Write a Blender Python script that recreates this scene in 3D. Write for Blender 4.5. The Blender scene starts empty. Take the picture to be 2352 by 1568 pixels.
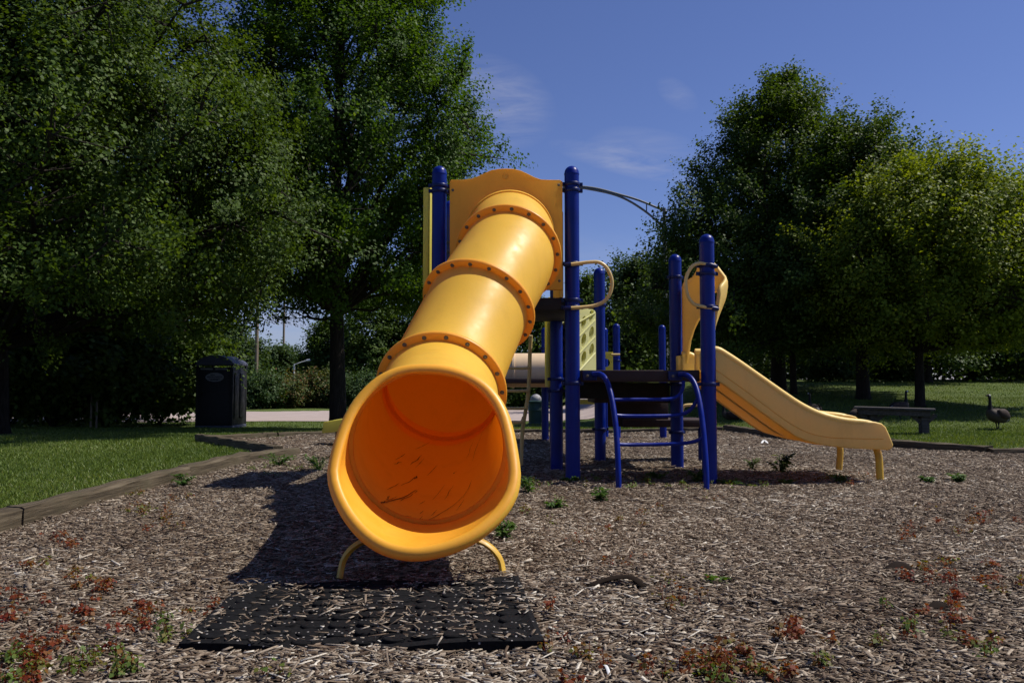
import bpy, bmesh, math, random
import numpy as np
from mathutils import Vector, Matrix
from mathutils.geometry import tessellate_polygon

S = bpy.context.scene
C = S.collection
R = math.radians
rng = np.random.default_rng(7)
random.seed(7)

# ------------------------------------------------------------------ camera
F = 28.0 / 36.0 * 2352.0            # focal length in pixels of a 2352 px wide picture
CX, CY = 1176.0, 784.0
YH = 885.0                          # where the level horizon falls
EYE = 0.835
PITCH = math.atan((YH - CY) / F)
cam_d = bpy.data.cameras.new('camera'); cam = bpy.data.objects.new('camera', cam_d); C.objects.link(cam)
cam_d.lens = 28; cam_d.sensor_width = 36; cam_d.clip_start = 0.05; cam_d.clip_end = 3000
cam.location = (0, 0, EYE); cam.rotation_euler = (math.pi / 2 + PITCH, 0, 0)
S.camera = cam


def at(px, py, Y):
    """world point seen at a picture position, at distance Y down the park"""
    a = (CY - py) / F
    c, s = math.cos(PITCH), math.sin(PITCH)
    dz = Y * (a * c + s) / (c - a * s)
    zc = Y * c + dz * s
    return Vector(((px - CX) * zc / F, Y, EYE + dz))


# ------------------------------------------------------------------ terrain
LP = ([-20, 0, 8, 11, 15, 21.5, 24, 30, 55, 90, 400], [0, 0, -.02, -.06, -.13, -.33, -.44, -.51, -.82, -1.1, -1.4])
RP = ([-20, 0, 8, 11, 15, 22, 32, 42, 60, 400], [0, 0, -.02, -.06, -.06, .36, .93, 1.15, 1.2, 1.2])


def gz(x, y):
    x = np.asarray(x, float); y = np.asarray(y, float)
    t = np.clip((x - 2.5) / 5.5, 0, 1); t = t * t * (3 - 2 * t)
    l = np.interp(y, *LP); r = np.interp(y, *RP)
    z = l * (1 - t) + r * t
    z = z + .012 * np.sin(x * 1.7 + y * .9) * np.sin(y * 1.3 - x * .6) + .02 * np.sin(x * .41 + 1) * np.sin(y * .37)
    return z


def gzf(x, y): return float(gz(x, y))


MULCH = [(-3.05, -2), (-3.05, 9.9), (-5.1, 13.3), (-3.6, 16.4), (0, 17.5), (4.6, 17.3), (4.75, 13.8), (5.6, 11.8), (6.05, 10.25), (10.5, 10.7), (10.5, -2)]


def in_poly(x, y, poly):
    x = np.asarray(x); y = np.asarray(y)
    ins = np.zeros(x.shape, bool)
    n = len(poly)
    for i in range(n):
        x0, y0 = poly[i]; x1, y1 = poly[(i + 1) % n]
        if y0 == y1: continue
        c = ((y0 > y) != (y1 > y)) & (x < (x1 - x0) * (y - y0) / (y1 - y0) + x0)
        ins ^= c
    return ins


# ------------------------------------------------------------------ object helpers
def tag(o, label=None, cat=None, group=None, kind=None):
    if label: o['label'] = label
    if cat: o['category'] = cat
    if group: o['group'] = group
    if kind: o['kind'] = kind
    return o


def empty(name, loc=(0, 0, 0), rz=0):
    o = bpy.data.objects.new(name, None); C.objects.link(o)
    o.location = loc; o.rotation_euler = (0, 0, rz); o.empty_display_size = .2
    return o


def link(name, me, mats, parent=None, loc=None):
    """world-space mesh; parent is an Empty placed by location only, or a mesh with its origin at the world origin"""
    if not isinstance(mats, (list, tuple)): mats = [mats]
    for m in mats:
        if m: me.materials.append(m)
    o = bpy.data.objects.new(name, me); C.objects.link(o)
    if loc is not None:
        me.transform(Matrix.Translation(-Vector(loc))); o.location = loc
    if parent is not None:
        o.parent = parent
        if parent.type == 'EMPTY':
            o.matrix_parent_inverse = Matrix.LocRotScale(parent.location, parent.rotation_euler, None).inverted()
        elif parent.location.length > 0:
            o.matrix_parent_inverse = Matrix.Translation(parent.location).inverted()
    return o


class MB:
    def __init__(s): s.v = []; s.f = []; s.m = []

    def add(s, vs, fs, mi=0):
        b = len(s.v); s.v += [tuple(v) for v in vs]
        for f in fs: s.f.append([i + b for i in f]); s.m.append(mi)

    def box(s, a, b, mi=0):
        x0, y0, z0 = a; x1, y1, z1 = b
        s.add([(x0, y0, z0), (x1, y0, z0), (x1, y1, z0), (x0, y1, z0), (x0, y0, z1), (x1, y0, z1), (x1, y1, z1), (x0, y1, z1)],
              [(0, 3, 2, 1), (4, 5, 6, 7), (0, 1, 5, 4), (1, 2, 6, 5), (2, 3, 7, 6), (3, 0, 4, 7)], mi)

    def obox(s, c, ax, ay, az, hx, hy, hz, mi=0):
        c = Vector(c); X = Vector(ax) * hx; Y = Vector(ay) * hy; Z = Vector(az) * hz
        vs = [c + X * i + Y * j + Z * k for k in (-1, 1) for i, j in ((-1, -1), (1, -1), (1, 1), (-1, 1))]
        s.add(vs, [(0, 3, 2, 1), (4, 5, 6, 7), (0, 1, 5, 4), (1, 2, 6, 5), (2, 3, 7, 6), (3, 0, 4, 7)], mi)

    def tube(s, pts, rad, n=12, closed=False, cap=True, mi=0, flat=None, up=None):
        pts = [Vector(p) for p in pts]; N = len(pts)
        rads = rad if isinstance(rad, (list, tuple)) else [rad] * N
        tans = []
        for i in range(N):
            if closed: t = pts[(i + 1) % N] - pts[i - 1]
            else: t = pts[min(i + 1, N - 1)] - pts[max(i - 1, 0)]
            tans.append(t.normalized())
        t0 = tans[0]
        u = Vector(up) if up else (Vector((0, 0, 1)) if abs(t0.z) < .9 else Vector((0, 1, 0)))
        u = (u - t0 * u.dot(t0)).normalized()
        frames = []
        for i in range(N):
            t = tans[i]
            u = (u - t * u.dot(t))
            u = u.normalized() if u.length > 1e-6 else t.orthogonal().normalized()
            frames.append((u.copy(), t.cross(u)))
        if closed:      # spread the twist
            pass
        vs = []
        fx, fy = flat if flat else (1, 1)
        for i in range(N):
            U, W = frames[i]
            for k in range(n):
                a = 2 * math.pi * k / n
                vs.append(pts[i] + U * math.cos(a) * rads[i] * fx + W * math.sin(a) * rads[i] * fy)
        fs = []
        for i in range(N if closed else N - 1):
            j = (i + 1) % N
            off = 0
            if closed and j == 0:
                best = 1e9
                for o_ in range(n):
                    d = (vs[o_] - vs[i * n]).length
                    if d < best: best = d; off = o_
            for k in range(n):
                k2 = (k + 1) % n
                fs.append((i * n + k, i * n + k2, j * n + (k2 + off) % n, j * n + (k + off) % n))
        if cap and not closed:
            fs.append(tuple(range(n - 1, -1, -1)))
            fs.append(tuple((N - 1) * n + k for k in range(n)))
        s.add(vs, fs, mi)

    def lathe(s, c, axis, prof, n=24, mi=0, cap=True):
        """prof: list of (distance along axis, radius)"""
        c = Vector(c); a = Vector(axis).normalized(); u = a.orthogonal().normalized(); w = a.cross(u)
        vs = []; fs = []
        for (h, r) in prof:
            for k in range(n):
                t = 2 * math.pi * k / n
                vs.append(c + a * h + (u * math.cos(t) + w * math.sin(t)) * r)
        for i in range(len(prof) - 1):
            for k in range(n):
                k2 = (k + 1) % n
                fs.append((i * n + k, i * n + k2, (i + 1) * n + k2, (i + 1) * n + k))
        if cap:
            fs.append(tuple(range(n - 1, -1, -1))); fs.append(tuple((len(prof) - 1) * n + k for k in range(n)))
        s.add(vs, fs, mi)

    def prism(s, outline, holes, fn, th, mi=0):
        """2-D outline with holes; fn(u, v, d) -> 3-D point, d from 0 to th"""
        loops = [list(outline)] + [list(h) for h in holes]
        flat = [p for l in loops for p in l]
        tris = tessellate_polygon([[Vector((p[0], p[1], 0)) for p in l] for l in loops])
        n = len(flat)
        vs = [fn(p[0], p[1], 0) for p in flat] + [fn(p[0], p[1], th) for p in flat]
        fs = [tuple(t) for t in tris] + [tuple(i + n for i in reversed(t)) for t in tris]
        b = 0
        for l in loops:
            m = len(l)
            for i in range(m):
                j = (i + 1) % m
                fs.append((b + i, b + j, b + j + n, b + i + n))
            b += m
        s.add(vs, fs, mi)

    def mesh(s, name, smooth=None, bevel=0, seg=2):
        me = bpy.data.meshes.new(name)
        me.from_pydata(s.v, [], s.f)
        if max(s.m, default=0) > 0: me.polygons.foreach_set('material_index', s.m)
        bm = bmesh.new(); bm.from_mesh(me)
        bmesh.ops.remove_doubles(bm, verts=bm.verts, dist=1e-5)
        bmesh.ops.recalc_face_normals(bm, faces=bm.faces)
        if bevel:
            es = [e for e in bm.edges if len(e.link_faces) == 2 and e.calc_face_angle(0) > R(35)]
            bmesh.ops.bevel(bm, geom=es, offset=bevel, offset_type='OFFSET', segments=seg, profile=.5, affect='EDGES', clamp_overlap=True)
        bm.to_mesh(me); bm.free()
        if smooth:
            me.polygons.foreach_set('use_smooth', [True] * len(me.polygons))
            me.set_sharp_from_angle(angle=R(smooth))
        me.update()
        return me

    def build(s, name, mats, parent=None, smooth=40, bevel=0, loc=None, seg=2):
        return link(name, s.mesh(name, smooth, bevel, seg), mats, parent, loc)


def np_mesh(name, verts, faces_n, fsize, tint=None):
    """fast mesh: verts (N,3), faces (M,fsize)"""
    me = bpy.data.meshes.new(name)
    nv = len(verts); nf = len(faces_n)
    me.vertices.add(nv); me.vertices.foreach_set('co', np.ascontiguousarray(verts, np.float32).ravel())
    me.loops.add(nf * fsize); me.loops.foreach_set('vertex_index', np.ascontiguousarray(faces_n, np.int32).ravel())
    me.polygons.add(nf)
    me.polygons.foreach_set('loop_start', np.arange(0, nf * fsize, fsize, dtype=np.int32))
    try: me.polygons.foreach_set('loop_total', np.full(nf, fsize, np.int32))
    except Exception: pass
    if tint is not None:
        at_ = me.attributes.new('tint', 'FLOAT', 'FACE'); at_.data.foreach_set('value', np.ascontiguousarray(tint, np.float32))
    me.update(calc_edges=True)
    return me


def catmull(pts, n=8, closed=False):
    pts = [Vector(p) for p in pts]; N = len(pts); out = []
    rngi = range(N) if closed else range(N - 1)
    for i in rngi:
        g = (lambda k: pts[k % N]) if closed else (lambda k: pts[min(max(k, 0), N - 1)])
        p0, p1, p2, p3 = g(i - 1), g(i), g(i + 1), g(i + 2)
        for j in range(n):
            t = j / n
            out.append(.5 * ((2 * p1) + (p2 - p0) * t + (2 * p0 - 5 * p1 + 4 * p2 - p3) * t * t + (3 * p1 - p0 - 3 * p2 + p3) * t ** 3))
    if not closed: out.append(pts[-1])
    return out


# ------------------------------------------------------------------ materials
class NT:
    def __init__(s, name):
        s.m = bpy.data.materials.new(name); s.m.use_nodes = True
        s.t = s.m.node_tree; s.t.nodes.clear()
        s.out = s.n('ShaderNodeOutputMaterial')

    def n(s, typ, **kw):
        nd = s.t.nodes.new(typ)
        for k, v in kw.items():
            if k in nd.inputs: nd.inputs[k].default_value = v
            else: setattr(nd, k, v)
        return nd

    def l(s, a, b): s.t.links.new(a, b)

    def ramp(s, fac, stops, interp='LINEAR'):
        r = s.n('ShaderNodeValToRGB'); r.color_ramp.interpolation = interp
        el = r.color_ramp.elements
        while len(el) < len(stops): el.new(.5)
        for e, (p, c) in zip(el, stops):
            e.position = p; e.color = (*c, 1) if len(c) == 3 else c
        s.l(fac, r.inputs['Fac']); return r.outputs['Color']

    def noise(s, scale, detail=4, vec=None, rough=.55, dist=0):
        nd = s.n('ShaderNodeTexNoise'); nd.inputs['Scale'].default_value = scale; nd.inputs['Detail'].default_value = detail
        nd.inputs['Roughness'].default_value = rough; nd.inputs['Distortion'].default_value = dist
        if vec is not None: s.l(vec, nd.inputs['Vector'])
        return nd.outputs['Fac']

    def coord(s, kind='Object', scale=(1, 1, 1), rot=(0, 0, 0)):
        tc = s.n('ShaderNodeTexCoord'); mp = s.n('ShaderNodeMapping')
        mp.inputs['Scale'].default_value = scale; mp.inputs['Rotation'].default_value = rot
        s.l(tc.outputs[kind], mp.inputs['Vector']); return mp.outputs['Vector']

    def mix(s, fac, a, b, mode='MIX'):
        nd = s.n('ShaderNodeMix'); nd.data_type = 'RGBA'; nd.blend_type = mode
        for v, i in ((fac, 0), (a, 6), (b, 7)):
            if hasattr(v, 'links') or hasattr(v, 'is_linked'): s.l(v, nd.inputs[i])
            else: nd.inputs[i].default_value = v if i == 0 else (*v, 1)
        return nd.outputs[2]

    def bsdf(s, col, rough=.5, spec=.5, bump=None, bs=.2, bd=.01, **kw):
        b = s.n('ShaderNodeBsdfPrincipled')
        if hasattr(col, 'is_linked'): s.l(col, b.inputs['Base Color'])
        else: b.inputs['Base Color'].default_value = (*col, 1)
        if hasattr(rough, 'is_linked'): s.l(rough, b.inputs['Roughness'])
        else: b.inputs['Roughness'].default_value = rough
        b.inputs['Specular IOR Level'].default_value = spec
        for k, v in kw.items(): b.inputs[k].default_value = v
        if bump is not None:
            bn = s.n('ShaderNodeBump'); bn.inputs['Strength'].default_value = bs; bn.inputs['Distance'].default_value = bd
            s.l(bump, bn.inputs['Height']); s.l(bn.outputs['Normal'], b.inputs['Normal'])
        return b

    def done(s, sh):
        s.l(sh.outputs[0], s.out.inputs['Surface']); return s.m


def plastic(name, a, b, rough=.38, bump=.05, spec=.5, glow=None, gf=.25):
    t = NT(name); v = t.coord('Object')
    big = t.noise(2.2, 5, v, .6); fine = t.noise(60, 3, v); pits = t.noise(420, 2, v)
    col = t.mix(big, a, b)
    col = t.mix(t.ramp(fine, [(.42, (0, 0, 0)), (.75, (.18, .18, .18))]), col, tuple(x * .72 for x in a))
    gr = t.noise(1, 7, t.coord('Object', (5, 5, 1.6)), .7)
    col = t.mix(t.ramp(gr, [(.52, (0, 0, 0)), (.74, (.34, .34, .34))]), col, tuple(x * .55 + .015 for x in a))
    sp_ = t.noise(38, 6, v, .75)
    col = t.mix(t.ramp(sp_, [(.67, (0, 0, 0)), (.72, (.45, .45, .45))]), col, (.16, .10, .04))
    r = t.ramp(t.noise(9, 5, v), [(.3, (rough - .07,) * 3), (.7, (rough + .1,) * 3)])
    sh = t.bsdf(col, r, spec, pits, bump, .002)
    if glow:                        # thin moulded polyethylene lets some light through
        tr = t.n('ShaderNodeBsdfTranslucent'); tr.inputs['Color'].default_value = (*glow, 1)
        mx = t.n('ShaderNodeMixShader'); mx.inputs[0].default_value = gf
        t.l(sh.outputs[0], mx.inputs[1]); t.l(tr.outputs[0], mx.inputs[2]); sh = mx
    return t.done(sh)


def paint(name, c, rough=.25, c2=None, spec=.45):
    t = NT(name); v = t.coord('Object')
    col = t.mix(t.ramp(t.noise(5, 6, v), [(.45, (0, 0, 0)), (.8, (1, 1, 1))]), c, c2 or tuple(x * .72 for x in c))
    ch = t.noise(46, 5, v, .7)
    col = t.mix(t.ramp(ch, [(.70, (0, 0, 0)), (.73, (.5, .5, .5))]), col, (.12, .115, .11) if c[2] > c[0] * 3 else tuple(x * .5 for x in c))
    r = t.ramp(t.noise(14, 4, v), [(.3, (rough,) * 3), (.75, (rough + .18,) * 3)])
    return t.done(t.bsdf(col, r, spec, t.noise(240, 2, v), .03, .002))


def leafmat(name, stops, trans=.4, rough=.58, spec=.2):
    t = NT(name)
    a = t.n('ShaderNodeAttribute'); a.attribute_name = 'tint'
    col = t.ramp(a.outputs['Fac'], stops)
    b = t.bsdf(col, rough, spec)
    tr = t.n('ShaderNodeBsdfTranslucent')
    tc = t.mix(1.0, col, (1.45, 1.35, .40), 'MULTIPLY'); t.l(tc, tr.inputs['Color'])
    mx = t.n('ShaderNodeMixShader'); mx.inputs[0].default_value = trans
    t.l(b.outputs[0], mx.inputs[1]); t.l(tr.outputs[0], mx.inputs[2])
    return t.done(mx)


M = {}
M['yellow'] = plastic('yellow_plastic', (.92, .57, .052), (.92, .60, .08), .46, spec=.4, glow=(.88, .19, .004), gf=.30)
M['yellow_panel'] = plastic('yellow_panel_plastic', (.92, .545, .052), (.92, .58, .08), .46, spec=.4, glow=(.95, .52, .05), gf=.42)
M['yellow_in'] = plastic('yellow_plastic_glow_tint', (.90, .42, .028), (.90, .44, .036), .44, glow=(.85, .20, .004), gf=.16)  # inside of the yellow plastic; light glowing through it painted in as orange
M['flange'] = plastic('flange_plastic_glow_tint', (.90, .44, .035), (.90, .47, .05), .42, glow=(.92, .42, .03), gf=.32)  # yellow plastic again, shade and glow of the front face coloured in as orange
M['tan'] = plastic('pale_yellow_plastic', (.87, .64, .165), (.85, .65, .21), .45, spec=.4, glow=(.95, .57, .07), gf=.24)
M['lime'] = plastic('lime_yellow_plastic', (.70, .62, .10), (.66, .60, .13), .5, glow=(.8, .72, .08), gf=.35)
M['palelime'] = plastic('pale_lime_plastic', (.72, .70, .30), (.70, .70, .36), .5, glow=(.8, .78, .3), gf=.35)
M['beige'] = plastic('beige_plastic', (.66, .46, .26), (.66, .50, .32), .45)
M['blue'] = paint('blue_paint', (.0006, .013, .19), .27, spec=.22)
M['bluedark'] = paint('blue_clamp_paint', (.0006, .008, .09), .3, spec=.3)
M['tanpaint'] = paint('tan_paint', (.70, .51, .20), .3)
M['legyellow'] = paint('yellow_leg_paint', (.62, .38, .04), .4, (.28, .15, .03))
M['deck'] = paint('brown_deck_coating', (.026, .010, .008), .6)
M['black'] = paint('black_coating', (.006, .0055, .005), .6)
M['steel'] = paint('dull_steel', (.15, .12, .09), .45)
M['galv'] = paint('grey_pole_paint', (.16, .17, .18), .5)
M['toilet'] = paint('dark_plastic_panel', (.007, .008, .011), .55)
M['toiletroof'] = paint('dark_blue_roof', (.055, .062, .095), .5)
M['signgrey'] = paint('grey_sign', (.20, .21, .24), .5)
M['scuff'] = paint('rubber_scuff', (.075, .028, .010), .7)
M['whitepaint'] = paint('white_paint', (.75, .75, .75), .5)
M['pole'] = paint('weathered_pole_wood', (.20, .16, .12), .8)
M['binlid'] = paint('grey_lid', (.34, .33, .34), .5)
M['bin'] = paint('dark_green_paint', (.02, .055, .045), .45)
M['soil'] = paint('dark_soil', (.016, .011, .008), .9, spec=.1)
M['litter'] = paint('white_litter', (.7, .7, .7), .6)

M['leaf_dark'] = leafmat('maple_leaf_dark', [(0, (.014, .042, .006)), (.6, (.034, .085, .012)), (.9, (.07, .13, .025)), (1, (.12, .17, .06))])
M['leaf_mid'] = leafmat('maple_leaf_mid', [(0, (.022, .055, .005)), (.6, (.056, .118, .011)), (.9, (.10, .175, .026)), (1, (.13, .195, .04))])
M['leaf_deep'] = leafmat('maple_leaf_deep', [(0, (.024, .048, .007)), (.6, (.062, .110, .015)), (.92, (.10, .155, .026)), (1, (.12, .17, .038))], .34)
M['leaf_lime'] = leafmat('maple_leaf_yellow_green', [(0, (.060, .10, .008)), (.5, (.15, .205, .016)), (1, (.25, .29, .03))], .4)
M['leaf_red'] = leafmat('shrub_leaf_reddish', [(0, (.03, .06, .012)), (.5, (.07, .10, .025)), (1, (.15, .07, .03))], .3)
M['leaf_far'] = leafmat('distant_leaf', [(0, (.02, .045, .012)), (.6, (.045, .085, .024)), (1, (.09, .13, .05))], .3)
M['weedleaf'] = leafmat('weed_leaf', [(0, (.030, .075, .012)), (1, (.085, .16, .03))], .35)
M['seedling'] = leafmat('seedling_leaf', [(0, (.13, .016, .011)), (.33, (.19, .045, .016)), (.55, (.17, .085, .022)), (.75, (.12, .13, .025)), (1, (.09, .145, .028))], .35, .55, .2)
M['grass'] = leafmat('grass_blade', [(0, (.050, .092, .013)), (.5, (.112, .168, .028)), (.85, (.17, .225, .05)), (1, (.25, .25, .10))], .3, .5, .3)


def bark():
    t = NT('bark'); v = t.coord('Object', (9, 9, 1.6)); n = t.noise(3, 6, v, .65)
    col = t.ramp(n, [(.3, (.008, .006, .005)), (.7, (.038, .030, .024))])
    return t.done(t.bsdf(col, .9, .2, n, .8, .03))


M['bark'] = bark()


def chipmat():
    t = NT('wood_chip'); a = t.n('ShaderNodeAttribute'); a.attribute_name = 'tint'
    col = t.ramp(a.outputs['Fac'], [(0, (.034, .023, .016)), (.22, (.092, .063, .042)), (.45, (.195, .148, .104)), (.72, (.325, .265, .200)), (.92, (.475, .415, .335)), (1, (.66, .61, .52))])
    v = t.coord('Object', (1, 1, 1)); n = t.noise(160, 4, v)
    col = t.mix(t.ramp(n, [(.35, (.55, .55, .55)), (.6, (0, 0, 0))]), col, (.06, .035, .024))
    return t.done(t.bsdf(col, .85, .25, n, .4, .004))


M['chip'] = chipmat()


def mulchmat():
    t = NT('mulch_ground'); v = t.coord('Object')
    vo = t.n('ShaderNodeTexVoronoi'); vo.feature = 'F1'; vo.inputs['Scale'].default_value = 1; vo.inputs['Randomness'].default_value = 1
    mp = t.coord('Object', (20, 70, 20)); t.l(t.mix(.06, mp, mp), vo.inputs['Vector'])
    nz = t.n('ShaderNodeTexNoise'); nz.inputs['Scale'].default_value = 9; t.l(v, nz.inputs['Vector'])
    add = t.n('ShaderNodeVectorMath'); add.operation = 'MULTIPLY_ADD'
    t.l(nz.outputs['Color'], add.inputs[0]); add.inputs[1].default_value = (3, 6, 3); t.l(mp, add.inputs[2]); t.l(add.outputs[0], vo.inputs['Vector'])
    sp = t.n('ShaderNodeSeparateColor'); t.l(vo.outputs['Color'], sp.inputs[0])
    col = t.ramp(sp.outputs[0], [(0, (.020, .012, .008)), (.35, (.064, .043, .028)), (.7, (.155, .115, .082)), (.92, (.26, .21, .16)), (1, (.38, .32, .25))])
    big = t.noise(1.1, 6, v, .65)
    col = t.mix(t.ramp(big, [(.42, (0, 0, 0)), (.66, (.6, .6, .6))]), col, (.085, .048, .028))
    return t.done(t.bsdf(col, .9, .2, sp.outputs[1], .7, .02))


M['mulch'] = mulchmat()


def lawnmat():
    t = NT('lawn_ground'); v = t.coord('Object')
    a = t.noise(55, 5, v, .7); b = t.noise(.55, 4, v); c = t.noise(6, 4, v)
    col = t.ramp(a, [(.25, (.026, .048, .009)), (.5, (.076, .116, .020)), (.75, (.14, .18, .04))])
    col = t.mix(t.ramp(b, [(.4, (0, 0, 0)), (.7, (.45, .45, .45))]), col, (.10, .115, .026))
    col = t.mix(t.ramp(c, [(.5, (0, 0, 0)), (.8, (.35, .35, .35))]), col, (.03, .06, .01))
    return t.done(t.bsdf(col, .85, .2, a, 1, .05))


M['lawn'] = lawnmat()


def woodmat(name, a, b, c, sx=1.2):
    t = NT(name); v = t.coord('Object', (sx, 26, 26)); n = t.noise(1.6, 7, v, .65, .4); w = t.coord('Object'); n2 = t.noise(4, 4, w)
    col = t.ramp(n, [(.28, a), (.52, b), (.78, c)])
    col = t.mix(t.ramp(n2, [(.5, (0, 0, 0)), (.75, (.5, .5, .5))]), col, (.055, .05, .028))
    return t.done(t.bsdf(col, .9, .2, n, .7, .02))


M['timber'] = woodmat('weathered_timber', (.022, .017, .012), (.085, .067, .044), (.165, .138, .10))
M['bench'] = woodmat('grey_bench_wood', (.03, .028, .028), (.075, .068, .068), (.15, .135, .135))


def pavemat():
    t = NT('pavement'); v = t.coord('Object'); n = t.noise(1.2, 7, v, .7); f = t.noise(40, 3, v)
    col = t.ramp(n, [(.3, (.30, .24, .22)), (.7, (.40, .335, .31))])
    col = t.mix(t.ramp(f, [(.66, (0, 0, 0)), (.7, (.6, .6, .6))]), col, (.10, .08, .07))
    return t.done(t.bsdf(col, .9, .2, f, .2, .01))


M['pave'] = pavemat()


def rubbermat():
    t = NT('black_rubber'); v = t.coord('Object'); n = t.noise(75, 3, v)
    vo = t.n('ShaderNodeTexVoronoi'); vo.inputs['Scale'].default_value = 70; t.l(v, vo.inputs['Vector'])
    sp = t.n('ShaderNodeSeparateColor'); t.l(vo.outputs['Color'], sp.inputs[0])
    a = t.ramp(vo.outputs['Distance'], [(.22, (1, 1, 1)), (.3, (0, 0, 0))])
    b = t.ramp(sp.outputs[0], [(.86, (0, 0, 0)), (.88, (1, 1, 1))])
    m = t.mix(1.0, a, b, 'MULTIPLY')
    base = t.ramp(n, [(.3, (.003, .003, .0035)), (.7, (.009, .009, .010))])
    col = t.mix(m, base, (.30, .28, .27))
    return t.done(t.bsdf(col, .85, .12, n, .6, .004))


M['rubber'] = rubbermat()


def goosemat(name, stops):
    t = NT(name); a = t.n('ShaderNodeAttribute'); a.attribute_name = 'tint'
    v = t.coord('Object'); n = t.noise(55, 4, v)
    col = t.ramp(a.outputs['Fac'], stops, 'CONSTANT')
    col = t.mix(t.ramp(n, [(.4, (0, 0, 0)), (.7, (.45, .45, .45))]), col, (.02, .015, .012))
    return t.done(t.bsdf(col, .75, .25, n, .4, .01))


M['goose'] = goosemat('goose_feather', [(0, (.008, .008, .009)), (.2, (.55, .53, .5)), (.4, (.042, .028, .020)), (.6, (.06, .047, .038)), (.8, (.28, .26, .24))])
M['wing'] = goosemat('goose_wing', [(0, (.036, .021, .015)), (.5, (.010, .008, .007))])

# ------------------------------------------------------------------ ground, mulch, pavement
def grid_sheet(name, xs, ys, fn, keep=None):
    X, Y = np.meshgrid(xs, ys); Z = fn(X, Y)
    v = np.stack([X.ravel(), Y.ravel(), Z.ravel()], 1)
    nx, ny = len(xs), len(ys)
    i = (np.arange(ny - 1)[:, None] * nx + np.arange(nx - 1)[None, :]).ravel()
    f = np.stack([i, i + 1, i + nx + 1, i + nx], 1)
    if keep is not None:
        cx = v[f].mean(1); k = keep(cx[:, 0], cx[:, 1]); f = f[k]
        used = np.unique(f); re = np.full(len(v), -1); re[used] = np.arange(len(used)); v = v[used]; f = re[f]
    me = np_mesh(name, v, f, 4)
    me.polygons.foreach_set('use_smooth', np.ones(len(f), bool))
    return me


def lawn_z(x, y):
    z = gz(x, y)
    ins = in_poly(x, y, MULCH)
    return z + np.where(ins, -.05, .0)


xs = np.unique(np.concatenate([np.linspace(-400, -30, 25), np.linspace(-30, 30, 241), np.linspace(30, 400, 25)]))
ys = np.unique(np.concatenate([np.linspace(-30, 0, 8), np.linspace(0, 60, 241), np.linspace(60, 900, 40)]))
tag(link('lawn', grid_sheet('lawn', xs, ys, lawn_z), M['lawn']), 'mown green lawn sloping away behind the timber edged chips', 'lawn', kind='structure')


def bumps(x, y):
    return .010 * np.sin(x * 7.1 + 2 * np.sin(y * 2.3)) * np.sin(y * 6.3 + 1.5 * np.sin(x * 3.1)) + .014 * np.sin(x * 2.3 + .5) * np.sin(y * 1.9 + 1)


def mulch_z(x, y): return gz(x, y) + .006 + bumps(x, y)


tag(link('mulch_bed', grid_sheet('mulch_bed', np.arange(-5.4, 10.6, .08), np.arange(-2, 17.8, .08), mulch_z, lambda x, y: in_poly(x, y, MULCH)), M['mulch']),
    'bed of weathered wood chips under the playground', 'mulch bed', kind='structure')

pv = grid_sheet('pavement', np.linspace(-42, 16, 59), np.linspace(29.5, 57, 45), lambda x, y: gz(x, y) + .02,
                lambda x, y: (y > 29.5 + .25 * np.clip(x + 4, 0, 9)) & (y < 50 + 5 * np.sin(x * .09 + 1)) & (x < 6))
tag(link('pavement', pv, M['pave']), 'pale concrete car park beyond the lawn', 'pavement', kind='structure')

# ------------------------------------------------------------------ wood chips (loose)
MATC = [(-1.033, 2.516), (.102, 2.52), (.026, 3.37), (-1.11, 3.37)]


def view_wedge(x, y, m=1.5): return np.abs(x) < .68 * y + m


def scatter(x0, x1, y0, y1, dens):
    n = int((x1 - x0) * (y1 - y0) * dens)
    return rng.uniform(x0, x1, n), rng.uniform(y0, y1, n)


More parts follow.
